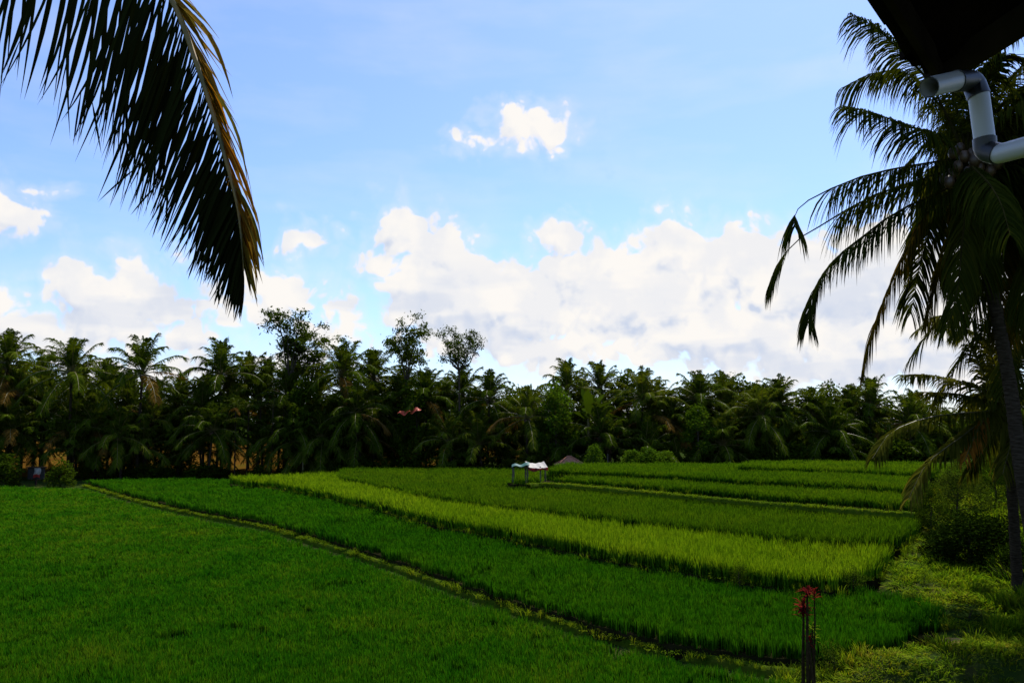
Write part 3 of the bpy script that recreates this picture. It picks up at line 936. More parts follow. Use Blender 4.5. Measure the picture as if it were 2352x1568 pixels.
PG = 'coconut palms of the grove behind the paddies'
HAND = [  # x, top y, how far behind the grove's edge, label
    (5, 735, 3, 'tall coconut palm cut off by the left edge of the picture'),
    (85, 795, 12, 'coconut palm with a bushy upright crown between the two tall palms at the left end'),
    (165, 750, 1, 'broad tall coconut palm near the left end with a fan of upright fronds'),
    (322, 752, 2, 'tall coconut palm with one frond tip bent over, left of the near hanging frond'),
    (255, 805, 14, 'slender coconut palm peeping between two taller crowns left of the near frond'),
    (515, 765, 6, 'coconut palm with thin upright fronds just below the tip of the near hanging frond'),
    (575, 790, 10, 'coconut palm with a narrow spike of young fronds beside the feathery tree'),
    (785, 762, 4, 'coconut palm crown standing clear between the two feathery trees'),
    (850, 775, 8, 'coconut palm tucked against the left side of the tall airy tree'),
    (1070, 825, 7, 'coconut palm under the flat umbrella shaped tree'),
    (1120, 830, 3, 'coconut palm with a frond arching right below the umbrella shaped tree'),
    (1310, 812, 8, 'left one of the pair of crowded palm crowns above the pavilion'),
    (1378, 812, 11, 'right one of the pair of crowded palm crowns above the pavilion'),
    (1470, 828, 4, 'coconut palm with a tall column of upright fronds right of the pavilion'),
    (1605, 828, 5, 'windswept coconut palm standing highest in the middle of the right half of the grove'),
    (1665, 838, 9, 'coconut palm right beside the windswept palm'),
    (1800, 840, 4, 'bushy coconut palm under the tip of the bare ribbed frond'),
    (1990, 848, 6, 'coconut palm behind the tip of the long hanging frond of the big palm'),
    (825, 860, .5, 'wide spreading coconut palm at the front of the grove with long level fronds'),
    (1040, 925, .3, 'low coconut palm with yellowing fronds at the field edge left of the shelter'),
    (485, 900, .5, 'low coconut palm with an orange frond tip in front of the left grove'),
    (1210, 868, 1, 'slim coconut palm behind the tarpaulin shelter'),
    (1920, 900, 1, 'low spreading coconut palm at the edge of the far rice strips'),
    (1370, 905, .8, 'coconut palm leaning over the pavilion roof'),
    (1290, 945, 1.5, 'low coconut palm before the left corner of the pavilion'),
    (1402, 935, 1.2, 'low coconut palm with drooping fronds before the right corner of the pavilion'),
    (1740, 865, 2, 'dense dark coconut palm at the edge of the grove, right of the bright green tree'),
    (2085, 885, 4, 'small coconut palm crown far right, left of the young palm by the bank'),
]
for i, (x, yt, bk, lb) in enumerate(HAND):
    place_palm(x, yt, gpoint(x, bk), lb, PG, (i * 5 + 2) % 6)

TOPX = [-150, 0, 60, 150, 210, 320, 400, 520, 580, 640, 720, 780, 850, 940, 1000, 1060, 1110, 1180, 1240, 1310, 1440, 1540, 1600, 1730, 1850, 1990, 2060, 2160, 2500]
TOPY = [760, 765, 815, 800, 820, 820, 840, 815, 820, 790, 800, 800, 800, 800, 815, 835, 845, 868, 855, 840, 842, 845, 840, 850, 850, 856, 872, 882, 890]
nfill = 0
FILL_LABELS = [
    ('coconut palm crowded inside the dark grove, its crown lost among taller ones', 'crowded palms deep in the grove'),
    ('young coconut palm with fronds near the ground at the shady foot of the grove', 'young palms at the foot of the grove'),
]
x = -140.0
while x < 2420:
    gap = (1255 < x < 1430)
    for row, (bk, lo, hi) in enumerate(((5, 10, 60), (11, 0, 30), (2, 60, 150))):
        xx = x + rnd.uniform(-22, 22)
        if rnd.random() < .10: continue
        if row == 2 and (gap or rnd.random() < .35): continue
        yt = float(np.interp(xx, TOPX, TOPY)) + rnd.uniform(lo, hi)
        place_palm(xx, yt, gpoint(xx, bk + rnd.uniform(-1.5, 2.5)), *FILL_LABELS[0]); nfill += 1
    if x < 760 and rnd.random() < .8:
        xx = x + rnd.uniform(-25, 25)
        place_palm(xx, float(np.interp(xx, TOPX, TOPY)) + rnd.uniform(50, 140), gpoint(xx, rnd.uniform(.5, 3)), *FILL_LABELS[0]); nfill += 1
    if not gap and rnd.random() < .42 and x > 180:
        xx = x + rnd.uniform(-20, 20)
        yt = float(np.interp(xx, TOPX, TOPY)) + rnd.uniform(115, 185)
        place_palm(xx, yt, gpoint(xx, rnd.uniform(.5, 5)), *FILL_LABELS[1]); nfill += 1
    x += 62
print('grove palms', len(HAND) + nfill)


# ------------------------------------------------------------------ broadleaf trees
def branch_tree(seed, H, spread, clumps, per, leaf, mat, shape='airy'):
    r = random.Random(seed)
    tb, cb = MB(), MB()
    fork = Vector((r.uniform(-.3, .3), r.uniform(-.3, .3), H * (.52 if shape == 'airy' else .68)))
    tb.tube([(0, 0, -.3), fork * .5 + Vector((.1, 0, 0)), fork], [H * .016, H * .012, H * .010], 7)
    tips = []
    nb = 6 if shape == 'airy' else 8
    for i in range(nb):
        az = i * 2.4 + r.uniform(-.4, .4)
        rise = r.uniform(.2, .46) * H if shape != 'flat' else r.uniform(.18, .27) * H
        out = spread * r.uniform(.25, 1.0)
        e = fork + Vector((math.cos(az) * out, math.sin(az) * out, rise))
        if e.z > H * .97: e.z = H * r.uniform(.88, .97)
        m = fork.lerp(e, .5) + Vector((0, 0, -.06 * H if shape == 'flat' else .05 * H))
        tb.tube([fork, m, e], [H * .008, H * .005, H * .002], 5)
        tips.append(e)
        for k in range(max(1, clumps // nb)):
            t = r.uniform(.35, 1.0)
            a = bez([fork, m, e], t)[0]
            q = a + Vector((r.gauss(0, 1), r.gauss(0, 1), abs(r.gauss(0, .5)) + .1)) * spread * .26
            tb.tube([a, a.lerp(q, .5) + Vector((0, 0, .1)), q], [H * .0035, H * .0025, H * .001], 4, caps=False)
            tips.append(q)
    for q in tips:
        rx = spread * r.uniform(.14, .27)
        for k in range(per):
            d = Vector((r.gauss(0, 1), r.gauss(0, 1), r.gauss(0, 1)))
            c = q + Vector((d.x * rx * .6, d.y * rx * .6, d.z * rx * .28))
            leaf_quad(cb, c, leaf * r.uniform(.6, 1.3), r, .5, 0, .45)
    return tb.mesh('trunk', M['bark2']), cb.mesh('crown', mat)


def dense_tree(seed, H, W, n, leaf, mat, base=.15):
    r = random.Random(seed)
    tb, cb = MB(), MB()
    tb.tube([(0, 0, -.3), (.1, .05, H * .3), (.05, -.1, H * .55)], [H * .022, H * .017, H * .010], 7)
    lobes = []
    for i in range(11):
        a = i * 2.4; z = base + (1 - base) * ((i + .5) / 11)
        rr = W * .5 * math.sin(math.pi * min(.97, .18 + .8 * (i + .5) / 11)) * r.uniform(.5, .95)
        c = Vector((math.cos(a) * rr, math.sin(a) * rr, z * H * .92))
        lobes.append((c, W * r.uniform(.20, .32)))
        tb.tube([(.05, 0, H * min(.5, z * .6)), c], [H * .006, H * .002], 4, caps=False)
    for i in range(n):
        c, q = lobes[r.randrange(len(lobes))]
        d = Vector((r.gauss(0, 1), r.gauss(0, 1), r.gauss(0, 1))).normalized() * q * r.uniform(.45, 1.08)
        leaf_quad(cb, c + Vector((d.x, d.y, d.z * .8)), leaf * r.uniform(.6, 1.3), r, .6, 0, .5)
    return tb.mesh('trunk', M['bark2']), cb.mesh('crown', mat)


def place_tree(name, meshes, base, top_z, H, label, cat, group=None, wide=1.0, rz=None):
    H = max(v.co.z for v in meshes[1].vertices)
    sc = (top_z - base.z) / H
    e = empty(name, base, rnd.uniform(0, 6.28) if rz is None else rz, (sc * wide, sc * wide, sc))
    tag(e, label, cat, group)
    link('trunk', meshes[0], e); link('crown', meshes[1], e)
    return e


def tree_at(name, meshes, x, yt, bk, H, label, group=None, wide=1.0, cat='tree', rz=None):
    b = gpoint(x, bk)
    return place_tree(name, meshes, b, PD(x, yt, b.y).z, H, label, cat, group, wide, rz)


air = [branch_tree(300 + i, 14, 3.6, 44, 80, .36, M['tree_fine']) for i in range(3)]
flat = branch_tree(320, 14, 3.3, 40, 80, .32, M['tree_fine'], 'flat')
tree_at('feathery_tree', air[0], 660, 705, 5, 14, 'tall feathery tree with layered sprays, left of the two airy trees', 'airy trees above the grove', .72)
tree_at('feathery_tree', air[1], 930, 713, 5, 14, 'tallest airy tree in the grove, rising to a pointed top', 'airy trees above the grove', .6)
tree_at('umbrella_tree', flat, 1055, 748, 2.0, 14, 'flat topped umbrella shaped tree on a thin bare stem', 'airy trees above the grove', .62)
tree_at('feathery_tree', air[2], 715, 760, 8, 14, 'airy tree showing behind the right side of the feathery tree', 'airy trees above the grove', .7)
DH = 9.0
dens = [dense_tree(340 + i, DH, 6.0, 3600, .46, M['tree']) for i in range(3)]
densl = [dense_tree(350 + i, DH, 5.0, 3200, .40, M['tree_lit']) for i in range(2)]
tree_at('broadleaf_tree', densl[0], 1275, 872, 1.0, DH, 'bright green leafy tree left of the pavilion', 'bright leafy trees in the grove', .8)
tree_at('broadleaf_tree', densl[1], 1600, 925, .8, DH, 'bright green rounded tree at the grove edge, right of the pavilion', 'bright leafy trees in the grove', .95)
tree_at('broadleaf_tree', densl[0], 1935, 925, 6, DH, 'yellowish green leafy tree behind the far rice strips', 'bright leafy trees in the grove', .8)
for (x, yt, bk, lb) in [
    (1440, 845, 9, 'dark round headed tree showing against the clouds right of the paired palm crowns'),
    (1900, 868, 9, 'round leafy tree top among the palms at the right of the grove'),
    (1690, 850, 11, 'dark leafy tree top showing behind the windswept palm'),
    (1180, 880, 9, 'leafy tree filling the dip in the grove behind the shelter'),
    (700, 860, 3, 'dark leafy tree below the feathery tree'),
    (960, 860, 3, 'dark leafy tree under the tallest airy tree')]:
    tree_at('broadleaf_tree', dens[rnd.randrange(3)], x, yt, bk, DH, lb, 'dark leafy trees in the grove', .8)
x = -100.0
while x < 2450:
    for k in range(2):
        xx = x + rnd.uniform(-40, 40)
        if rnd.random() < .15: continue
        open_below = (xx < 200 or 530 < xx < 700)
        if open_below and rnd.random() < .75: continue
        yt = float(np.interp(xx, TOPX, TOPY)) + rnd.uniform(60, 170)
        tree_at('broadleaf_tree', dens[rnd.randrange(3)], xx, yt, rnd.uniform(4, 13), DH, 'dark leafy tree filling the shade between the palms of the grove', 'leafy trees between the palms', rnd.uniform(.8, 1.1))
    x += 78

for i in range(26):
    xx = 760 + i * 66 + rnd.uniform(-15, 15)
    tree_at('broadleaf_tree', dens[i % 3], xx, float(np.interp(xx, TOPX, TOPY)) + rnd.uniform(90, 150), rnd.uniform(12, 16), DH, 'dark leafy tree filling the shade between the palms of the grove', 'leafy trees between the palms', 1.25)
# shrubs along the foot of the grove
SH = 1.6
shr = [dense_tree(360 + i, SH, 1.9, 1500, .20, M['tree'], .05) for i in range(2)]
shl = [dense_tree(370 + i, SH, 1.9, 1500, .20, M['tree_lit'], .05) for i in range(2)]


def shrub(meshes, p, h, label, group=None, wide=1.0, name='shrub'):
    return place_tree(name, meshes, p, p.z + h, SH, label, 'shrub', group, wide)


def gp_(x, y, z): return P(x, y, z)


shrub(shr[0], gp_(8, 1116, 0), 3.2, 'large rounded shrub at the far left, left of the dark board', None, .95)
shrub(shr[1], gp_(140, 1118, 0), 2.8, 'large rounded shrub at the corner of the lowest paddy, right of the dark board', None, .85)
shrub(shr[0], gp_(-60, 1112, 0), 4.0, 'shrub cut by the left edge behind the lowest paddy', None, 1.2)
for (x, y, z, h, lb) in [(1452, 1066, 2.5, 1.3, 'bright low shrub nearest the pavilion at the back of the rice'), (1490, 1066, 2.5, 1.5, 'bright low bushy shrub in the middle of the row behind the rice'),
                         (1530, 1065, 2.5, 1.2, 'low green shrub closing the right end of the row behind the rice'), (1365, 1068, 2.4, 1.9, 'small light green plant in front of the pavilion post')]:
    shrub(shl[rnd.randrange(2)], gp_(x, y, z), h, lb, 'bright shrubs behind the rice', 1.4 if h < 1.8 else .8)
x = 210.0
while x < 2200:
    if not (1255 < x < 1420) and rnd.random() < .8:
        p = gpoint(x, rnd.uniform(-.3, 2.5))
        shrub(shr[rnd.randrange(2)], p, rnd.uniform(.9, 2.6) * (.6 if 520 < x < 720 else 1), 'dark low shrub in the shade along the foot of the grove', 'dark shrubs along the foot of the grove', rnd.uniform(1.0, 1.7))
    x += 26

# banana plants with broad paddle leaves
def banana(seed, H):
    r = random.Random(seed)
    tb, cb = MB(), MB()
    tb.tube([(0, 0, -.2), (.03, 0, H * .4), (0, .03, H * .6)], [.14, .11, .08], 8)
    for i in range(8):
        az = i * 2.4; el = R(82 - 9 * i) ; L_ = H * .5
        h = Vector((math.cos(az), math.sin(az), 0)); d = h * math.cos(el) + Vector((0, 0, math.sin(el)))
        c = [Vector((0, 0, H * .55)), Vector((0, 0, H * .55)) + d * L_ * .5, Vector((0, 0, H * .55)) + d * L_ * .85 + h * L_ * .15 - Vector((0, 0, L_ * .08 * i / 3))]
        s = d.cross(Vector((0, 0, 1))).normalized()
        n = 9; vs = []
        for k in range(n + 1):
            t = k / n; p, tn = bez(c, .2 + .8 * t)
            w = .30 * math.sin(math.pi * min(.98, .08 + .9 * t)) * (1 + .08 * r.gauss(0, 1))
            vs += [p - s * w + Vector((0, 0, .12 * w)), p, p + s * w + Vector((0, 0, .12 * w))]
        cb.add(vs, [(3 * k + j, 3 * k + j + 1, 3 * k + 4 + j, 3 * k + 3 + j) for k in range(n) for j in range(2)], 0, True)
    return tb.mesh('trunk', M['rachis']), cb.mesh('crown', M['tree'])


ban = banana(5, 5.0)
for (x, yt, bk, lb) in [(1352, 890, 1.2, 'tall banana plant with a broad upright paddle leaf above the pavilion'), (700, 1010, -.2, 'banana plant at the field edge beside the bare trunks'),
                        (745, 1020, .6, 'smaller banana plant in the shade right of the bare trunks'), (1130, 1060, -.4, 'tiny banana plant with a pale upright leaf at the paddy edge left of the shelter')]:
    b = gpoint(x, bk)
    place_tree('banana_plant', ban, b, PD(x, yt, b.y).z, 4.9, lb, 'plant', 'banana plants at the grove')

# bare thin stems at the open part of the left grove
for i, x in enumerate((545, 572, 598, 628, 655, 682)):
    b = gpoint(x, 1.5 + (i % 3))
    e = empty('areca_palm', b, rnd.uniform(0, 6)); tag(e, 'thin straight palm stem standing against the ochre field behind the left grove', 'palm', 'thin palm stems before the ochre field')
    tb = MB(); tb.tube([(0, 0, -.2), (.05, 0, 3.5), (.1, .05, 7.5)], [.09, .075, .06], 6); tb.build('trunk', M['bark'], e)
    cb = MB()
    r = random.Random(i)
    for k in range(9):
        az = k * 2.4; h = Vector((math.cos(az), math.sin(az), 0)); c = Vector((.1, .05, 7.5))
        el = R(75 - 8 * k); d = h * math.cos(el) + Vector((0, 0, math.sin(el)))
        frond(cb, [c, c + d * .9, c + d * 1.6 + h * .2 - Vector((0, 0, .5))], 14, .55, .07, r, .02, .6, 2)
    cb.build('crown', [M['palm_far'], M['rachis']], e)

# ochre fields and the far wood behind the left grove
of = MB()
M['ochre'] = solid_mat('stubble_field', [(.075, .034, .006), (.11, .055, .008), (.07, .062, .008)], .95, .25, .2, (1, .35, 1))
ox, oy, oz = (-130, 8), (93, 112, 150), (.45, 1.0, 2.6)
ov = [(x, y, z + dz) for dz in (0, -1.2) for y, z in zip(oy, oz) for x in ox]
of.add(ov, [(0, 1, 3, 2), (2, 3, 5, 4), (6, 8, 9, 7), (8, 10, 11, 9), (0, 6, 7, 1), (4, 5, 11, 10), (0, 2, 8, 6), (2, 4, 10, 8), (1, 7, 9, 3), (3, 9, 11, 5)])
tag(of.build('stubble_field', M['ochre']), kind='structure')
fw = MB()
r = random.Random(77)
for i in range(40000):
    x = r.uniform(-190, 190); y = 152 + r.uniform(0, 26); h = (11 if x < -10 else 7) + 3 * fbm(x, 0, .03, 3, 2)
    leaf_quad(fw, Vector((x, y, h * r.random() ** .7)), r.uniform(.8, 1.7), r, .6, 0, .6)
tag(fw.build('far_wood', M['tree']), 'far off dark wood beyond the ochre fields', 'wood', kind='stuff')

# ------------------------------------------------------------------ things at the grove edge
M['white'] = solid_mat('white_tarpaulin', [(.20, .185, .155), (.36, .33, .28)], .6, 3)
M['green_tarp'] = solid_mat('green_tarpaulin', [(.004, .045, .025), (.008, .08, .045)], .5, 3)
M['red_tarp'] = solid_mat('red_tarpaulin', [(.22, .012, .010), (.35, .03, .02)], .6, 3)
M['bamboo'] = solid_mat('weathered_bamboo', [(.05, .045, .03), (.11, .095, .06)], .7, 5)
M['wood'] = solid_mat('dark_wood', [(.018, .014, .011), (.04, .03, .024)], .8, 5)
M['grey_roof'] = solid_mat('grey_roofing', [(.016, .013, .012), (.028, .024, .022)], .9, 4, .3)
M['terracotta'] = solid_mat('terracotta', [(.30, .13, .075), (.42, .20, .12)], .8, 5, .2)
M['wall'] = solid_mat('dark_plaster', [(.03, .028, .026), (.06, .055, .05)], .9, 3)
M['pvc'] = solid_mat('white_plastic_pipe', [(.40, .40, .39), (.50, .50, .48)], .4, 2, spec=.5)
M['pvc_dark'] = solid_mat('grey_plastic_elbow', [(.012, .012, .012), (.022, .022, .022)], .4, 2, spec=.5)
M['tile'] = solid_mat('dark_roof_tile', [(.008, .006, .006), (.018, .012, .010)], .9, 6, .2)
M['board'] = solid_mat('old_board', [(.03, .028, .026), (.05, .045, .04)], .8, 5)


def sheet(fn, nu, nv, thick, mb, mi=0, mi_under=None):
    """cloth sheet fn(u, v) -> point, with thickness"""
    vs = [fn(i / nu, j / nv) for j in range(nv + 1) for i in range(nu + 1)]
    lo = [p - Vector((0, 0, thick)) for p in vs]
    w = nu + 1
    top = [(j * w + i, j * w + i + 1, (j + 1) * w + i + 1, (j + 1) * w + i) for j in range(nv) for i in range(nu)]
    mb.add(vs, top, mi, True)
    mb.add(lo, [f[::-1] for f in top], mi if mi_under is None else mi_under, True)
    rim = [i for i in range(w)] + [j * w + nu for j in range(1, nv + 1)] + [nv * w + i for i in range(nu - 1, -1, -1)] + [j * w for j in range(nv - 1, 0, -1)]
    k = len(rim)
    mb.add([vs[i] for i in rim] + [lo[i] for i in rim], [(i, k + i, k + (i + 1) % k, (i + 1) % k) for i in range(k)], mi)


sb = P(1215, 1107, 1.85)
e = empty('field_shelter', sb)
tag(e, 'makeshift field shelter of tarpaulins on thin poles in the middle of the olive rice', 'shelter')
sc = sb.y / 819.0 * S             # metres per survey unit at the shelter
U = lambda x: (x - 1215) * sc


def Zs(y): return PD(1215, y, sb.y).z - sb.z


for (x, dy, top) in ((1180, -.6, 1072), (1178, .7, 1070), (1211, -.6, 1070), (1207, .7, 1068), (1240, -.6, 1070), (1252, .6, 1066)):
    m = MB(); m.tube([(U(x) + rnd.uniform(-.05, .05), dy, -.2), (U(x) + .02, dy, Zs(top) * .5), (U(x), dy, Zs(top))], .055, 6); m.build('pole', M['bamboo'], e)
m = MB()
sheet(lambda u, v: Vector((U(1176) + (U(1216) - U(1176)) * u, -.9 + 1.9 * v, Zs(1071) + .06 * math.sin(u * 9) + .10 * math.sin(v * 3.1) + .14 * u + .03 * math.sin(v * 14 + u * 5))), 12, 8, .03, m)
m.build('green_canopy', M['green_tarp'], e)
m = MB()
sheet(lambda u, v: Vector((U(1207) + (U(1250) - U(1207)) * u + .2 * (1 - v) , -.9 + 2.0 * v, Zs(1072) + .34 * v - .10 * math.sin(math.pi * u) * (.4 + v) + .02 * math.sin(u * 20))), 14, 8, .03, m, 0, 1)
m.build('white_roof', [M['white'], M['red_tarp']], e)
m = MB()
sheet(lambda u, v: Vector((U(1213) + (U(1257) - U(1213)) * u, -.93 + .04 * math.sin(u * 17), Zs(1070) - .03 - .24 * v * (.7 + .3 * math.sin(u * 7)) - .08 * math.sin(math.pi * u))), 14, 3, .012, m)
m.build('red_valance', M['red_tarp'], e)

# the pavilion under the trees
pb = gpoint(1335, 4.5)
e = empty('pavilion', pb, R(-3)); tag(e, 'dark open pavilion with a grey roof and pale posts half hidden under the palms', 'pavilion')
s2 = pb.y / 819.0 * S
W = 155 * s2 / 2
zt = PD(1335, 1016, pb.y).z - pb.z
m = MB(); m.box((0, 0, .1), (2 * W, 5, .5)); m.build('floor', M['wall'], e)
m = MB(); m.box((0, 2.3, .35 + zt / 2 - .2), (2 * W - .6, .2, zt - .45)); m.build('back_wall', M['wall'], e)
for x in (-W + .9, -W * .32, W * .3, W - 1.0):
    m = MB(); m.box((x, -2.2, .35 + zt / 2 - .2), (.13, .13, zt - .4)); m.build('post', M['white'], e)
m = MB(); m.box((0, -2.35, zt + .02), (2 * W + .6, .12, .22)); m.build('eave_beam', M['bamboo'], e)
m = MB()
o_ = W + .5
m.add([(-o_, -3, zt), (o_, -3, zt), (o_, 3, zt), (-o_, 3, zt), (-o_ + 1.6, 0, zt + 1.7), (o_ - 1.6, 0, zt + 1.7), (-o_, -3, zt + .14), (o_, -3, zt + .14), (o_, 3, zt + .14), (-o_, 3, zt + .14)],
      [(3, 2, 1, 0), (0, 1, 7, 6), (1, 2, 8, 7), (2, 3, 9, 8), (3, 0, 6, 9), (6, 7, 5, 4), (7, 8, 5), (8, 9, 4, 5), (9, 6, 4)])
m.build('roof', M['grey_roof'], e)
# little tiled roof in front of it
hb = gpoint(1306, -2.0)
s3 = hb.y / 819.0 * S
e = empty('small_hut', hb, R(8)); tag(e, 'small low hut with a terracotta hipped roof behind the back rice strip', 'hut')
zz = PD(1306, 1066, hb.y).z - hb.z; zp = PD(1306, 1048, hb.y).z - hb.z
a = 30 * s3
m = MB(); m.box((0, 0, zz / 2), (a * 1.5, a * 1.3, zz)); m.build('wall', M['wall'], e)
m = MB()
m.add([(-a, -a * .9, zz - .1), (a, -a * .9, zz - .1), (a, a * .9, zz - .1), (-a, a * .9, zz - .1), (-a, -a * .9, zz + .02), (a, -a * .9, zz + .02), (a, a * .9, zz + .02), (-a, a * .9, zz + .02), (-.15, 0, zp), (.15, 0, zp)],
      [(3, 2, 1, 0), (0, 1, 5, 4), (1, 2, 6, 5), (2, 3, 7, 6), (3, 0, 4, 7), (4, 5, 9, 8), (5, 6, 9), (6, 7, 8, 9), (7, 4, 8)])
rf = m.build('roof', M['terracotta'], e)
m = MB(); m.tube([(-a, -a * .9, zz + .05), (-.15, 0, zp + .03), (.15, 0, zp + .03), (a, -a * .9, zz + .05)], .07, 6); m.build('ridge_tiles', M['terracotta'], rf)

# board on a post between the two shrubs
bb = P(82, 1113, 0)
s4 = bb.y / 819.0 * S
e = empty('notice_board', bb); tag(e, 'dark plain board on a short post between the two round shrubs at the far left', 'board')
z0, z1 = PD(82, 1100, bb.y).z, PD(82, 1074, bb.y).z
m = MB(); m.box((0, 0, z0 / 2), (.16, .14, z0 + .2)); m.build('post', M['wood'], e)
m = MB(); m.box((0, 0, (z0 + z1) / 2), (38 * s4, .12, z1 - z0)); bd = m.build('panel', M['board'], e)
m = MB(); m.box((0, 0, z1 + .05), (42 * s4, .5, .09)); m.build('cap', M['wood'], bd)
cl = MB()
sheet(lambda u, v: Vector((bb.x + (86 - 82) * s4 + (u - .5) * 15 * s4 + .06 * math.sin(v * 6), bb.y - .13 - .16 * math.sin(u * 3.14) * math.sin(v * 3.14) - .03, z1 - .02 - v * .95 + .12 * math.sin(u * 3.1))), 10, 10, .02, cl, 0)
for i in range(len(cl.f)):
    zc = sum(cl.v[j][2] for j in cl.f[i]) / len(cl.f[i])
    if zc < z1 - .62: cl.m[i] = 1
tag(cl.build('cloth', [M['white'], M['red_tarp']]), 'white cloth with a red lower end hung on the dark board', 'cloth')

# red cloth snagged among the palms
rc = PD(940, 945, grove_front(940).y + .2)
cl = MB()
s5 = rc.y / 819.0 * S
def wing(x0, x1, y0, y1, ph):
    sheet(lambda u, v: Vector((rc.x + (x0 + (x1 - x0) * u - 940) * s5, rc.y + .35 * math.sin(u * 4 + ph) - .5 * v, rc.z - (y0 + (y1 - y0) * u - 945) * s5 - (v - .5) * 10 * s5 * math.sin(math.pi * min(.97, max(.06, u))) + .12 * math.sin(u * 9 + ph))), 9, 5, .02, cl)
wing(914, 946, 949, 944, .3)
wing(938, 968, 946, 939, 2.0)
M['red_cloth'] = solid_mat('red_cloth', [(.50, .05, .016), (.62, .09, .03)], .6, 2)
tag(cl.build('red_cloth', M['red_cloth']), 'bright red torn cloth caught among the dark palms right of the spreading palm', 'cloth')
oc = MB()
pc = PD(537, 945, grove_front(537).y - 1.0)
r = random.Random(4)
frond(oc, [pc + Vector((-1.0, .6, -.9)), pc + Vector((-.4, .2, .1)), pc + Vector((.2, 0, .35)), pc + Vector((.7, -.2, -.3))], 26, .55, .10, r, .03, .9, 2, .3)
pm = [o for o in bpy.data.objects if o.get('label', '').startswith('low coconut palm with an orange')][0]
oo = oc.build('dead_frond', [M['orange'], M['rachis']]); oo.parent = pm
bpy.context.view_layer.update()
oo.matrix_parent_inverse = pm.matrix_world.inverted()
oo['label'] = 'orange dead frond tip'

# ------------------------------------------------------------------ right side: big palm, young palm, bank plants
D1 = 19.0
def fr3(points, depths):
    n = len(points)
    return [PD(x, y, depths[0] + (depths[1] - depths[0]) * i / (n - 1)) for i, (x, y) in enumerate(points)]


C1 = (2222, 372)
base1 = PD(2440, 1440, D1 - .6)
base1.z = ground_h(base1.x, base1.y)
e1 = empty('coconut_palm', base1); tag(e1, 'big coconut palm with long dark drooping fronds leaning in from the right edge', 'palm')
LINV = Matrix.Translation(-base1)


def loc(pts): return [LINV @ Vector(p) for p in pts]


tr = trunk_mb(loc([base1 - Vector((0, 0, .3)), PD(2352, 1120, D1 - .3), PD(2322, 900, D1), PD(2285, 700, D1), PD(2240, 500, D1 + .1), PD(C1[0] + 4, C1[1] + 10, D1 + .1)]), .155, .13, 12, True, .12)
tr.build('trunk', M['bark'], e1)
BIG = [  # rib points, depth at tip relative, leaflets, length, gaps, backlight painted as golden colour
    ([C1, (2150, 215), (2095, 143), (2050, 100), (2008, 62), (1955, 34)], -.6, 64, .85, (), 0),
    ([C1, (2170, 260), (2090, 172), (2010, 168), (1938, 200)], 1.2, 60, .85, (), 0),
    ([C1, (2147, 312), (2082, 289), (2001, 258), (1935, 243)], -1.2, 64, .80, (), 0),
    ([C1, (2180, 368), (2082, 383), (1978, 406), (1871, 452), (1828, 487), (1825, 522)], -.5, 78, .85, ((.60, .86),), 0),
    ([C1, (2170, 395), (2090, 420), (1990, 456), (1900, 510), (1836, 548), (1790, 600), (1767, 655)], .6, 86, .80, ((.52, .76),), 0),
    ([C1, (2190, 425), (2066, 483), (1985, 541), (1907, 606), (1862, 690), (1855, 746)], -.2, 78, .70, (), 0),
    ([C1, (2185, 432), (2124, 496), (2082, 574), (2033, 684), (2001, 772), (1981, 853)], .3, 74, .62, ((.06, .3),), 1),
    ([C1, (2205, 440), (2175, 560), (2155, 640), (2128, 735)], .9, 60, .7, (), 1),
    ([C1, (2222, 450), (2210, 560), (2200, 660), (2178, 750)], -.8, 62, .75, (), 0),
    ([C1, (2240, 440), (2252, 540), (2250, 640), (2232, 740)], -.2, 62, .8, (), 0),
    ([C1, (2262, 430), (2310, 500), (2345, 600), (2362, 720)], -.4, 62, .85, (), 0),
    ([C1, (2270, 420), (2340, 470), (2400, 560), (2430, 690)], .8, 62, .85, (), 0),
    ([C1, (2280, 390), (2370, 400), (2450, 450), (2520, 540)], -.8, 62, .85, (), 0),
    ([C1, (2275, 350), (2360, 320), (2440, 330), (2520, 390)], .6, 62, .85, (), 0),
    ([C1, (2270, 330), (2340, 260), (2420, 230), (2500, 250)], -1.0, 62, .85, (), 0),
    ([C1, (2260, 300), (2310, 200), (2370, 130), (2440, 100)], .8, 62, .85, (), 0),
    ([C1, (2245, 290), (2265, 180), (2300, 90), (2350, 30)], -.4, 62, .85, (), 0),
    ([C1, (2225, 280), (2225, 170), (2240, 70), (2270, -10)], .5, 62, .85, (), 0),
    ([C1, (2205, 280), (2180, 180), (2165, 90), (2160, 20)], .9, 62, .85, (), 0),
    ([C1, (2215, 330), (2195, 280), (2170, 250), (2130, 240)], 3.6, 56, .8, (), 0),
    ([C1, (2245, 330), (2275, 290), (2310, 270), (2350, 280)], 3.8, 56, .8, (), 0),
    ([C1, (2215, 380), (2190, 400), (2165, 440), (2150, 500)], 3.6, 56, .8, (), 0),
    ([C1, (2240, 390), (2270, 420), (2300, 470), (2320, 540)], -3.6, 56, .8, (), 0),
    ([C1, (2235, 420), (2280, 520), (2300, 640), (2305, 760)], .4, 62, .85, (), 1),
    ([C1, (2260, 400), (2320, 440), (2352, 540), (2352, 660)], 1.5, 62, .85, (), 0),
]
r = random.Random(21)
for (pts, dd, nl, ll, gaps, dry_or_backlit) in BIG:
    m = MB()
    frond(m, loc(fr3(pts, (D1, D1 + dd))), int(nl * 2.1), ll * 1.36, .046, r, .036, 1.05, 4, .14, gaps, swing=Vector((0, 0, -.35)))
    m.build('frond', [M['dry_mix'] if dry_or_backlit else M['palm'], M['rib_dark']], e1)
c = PD(C1[0], C1[1], D1)
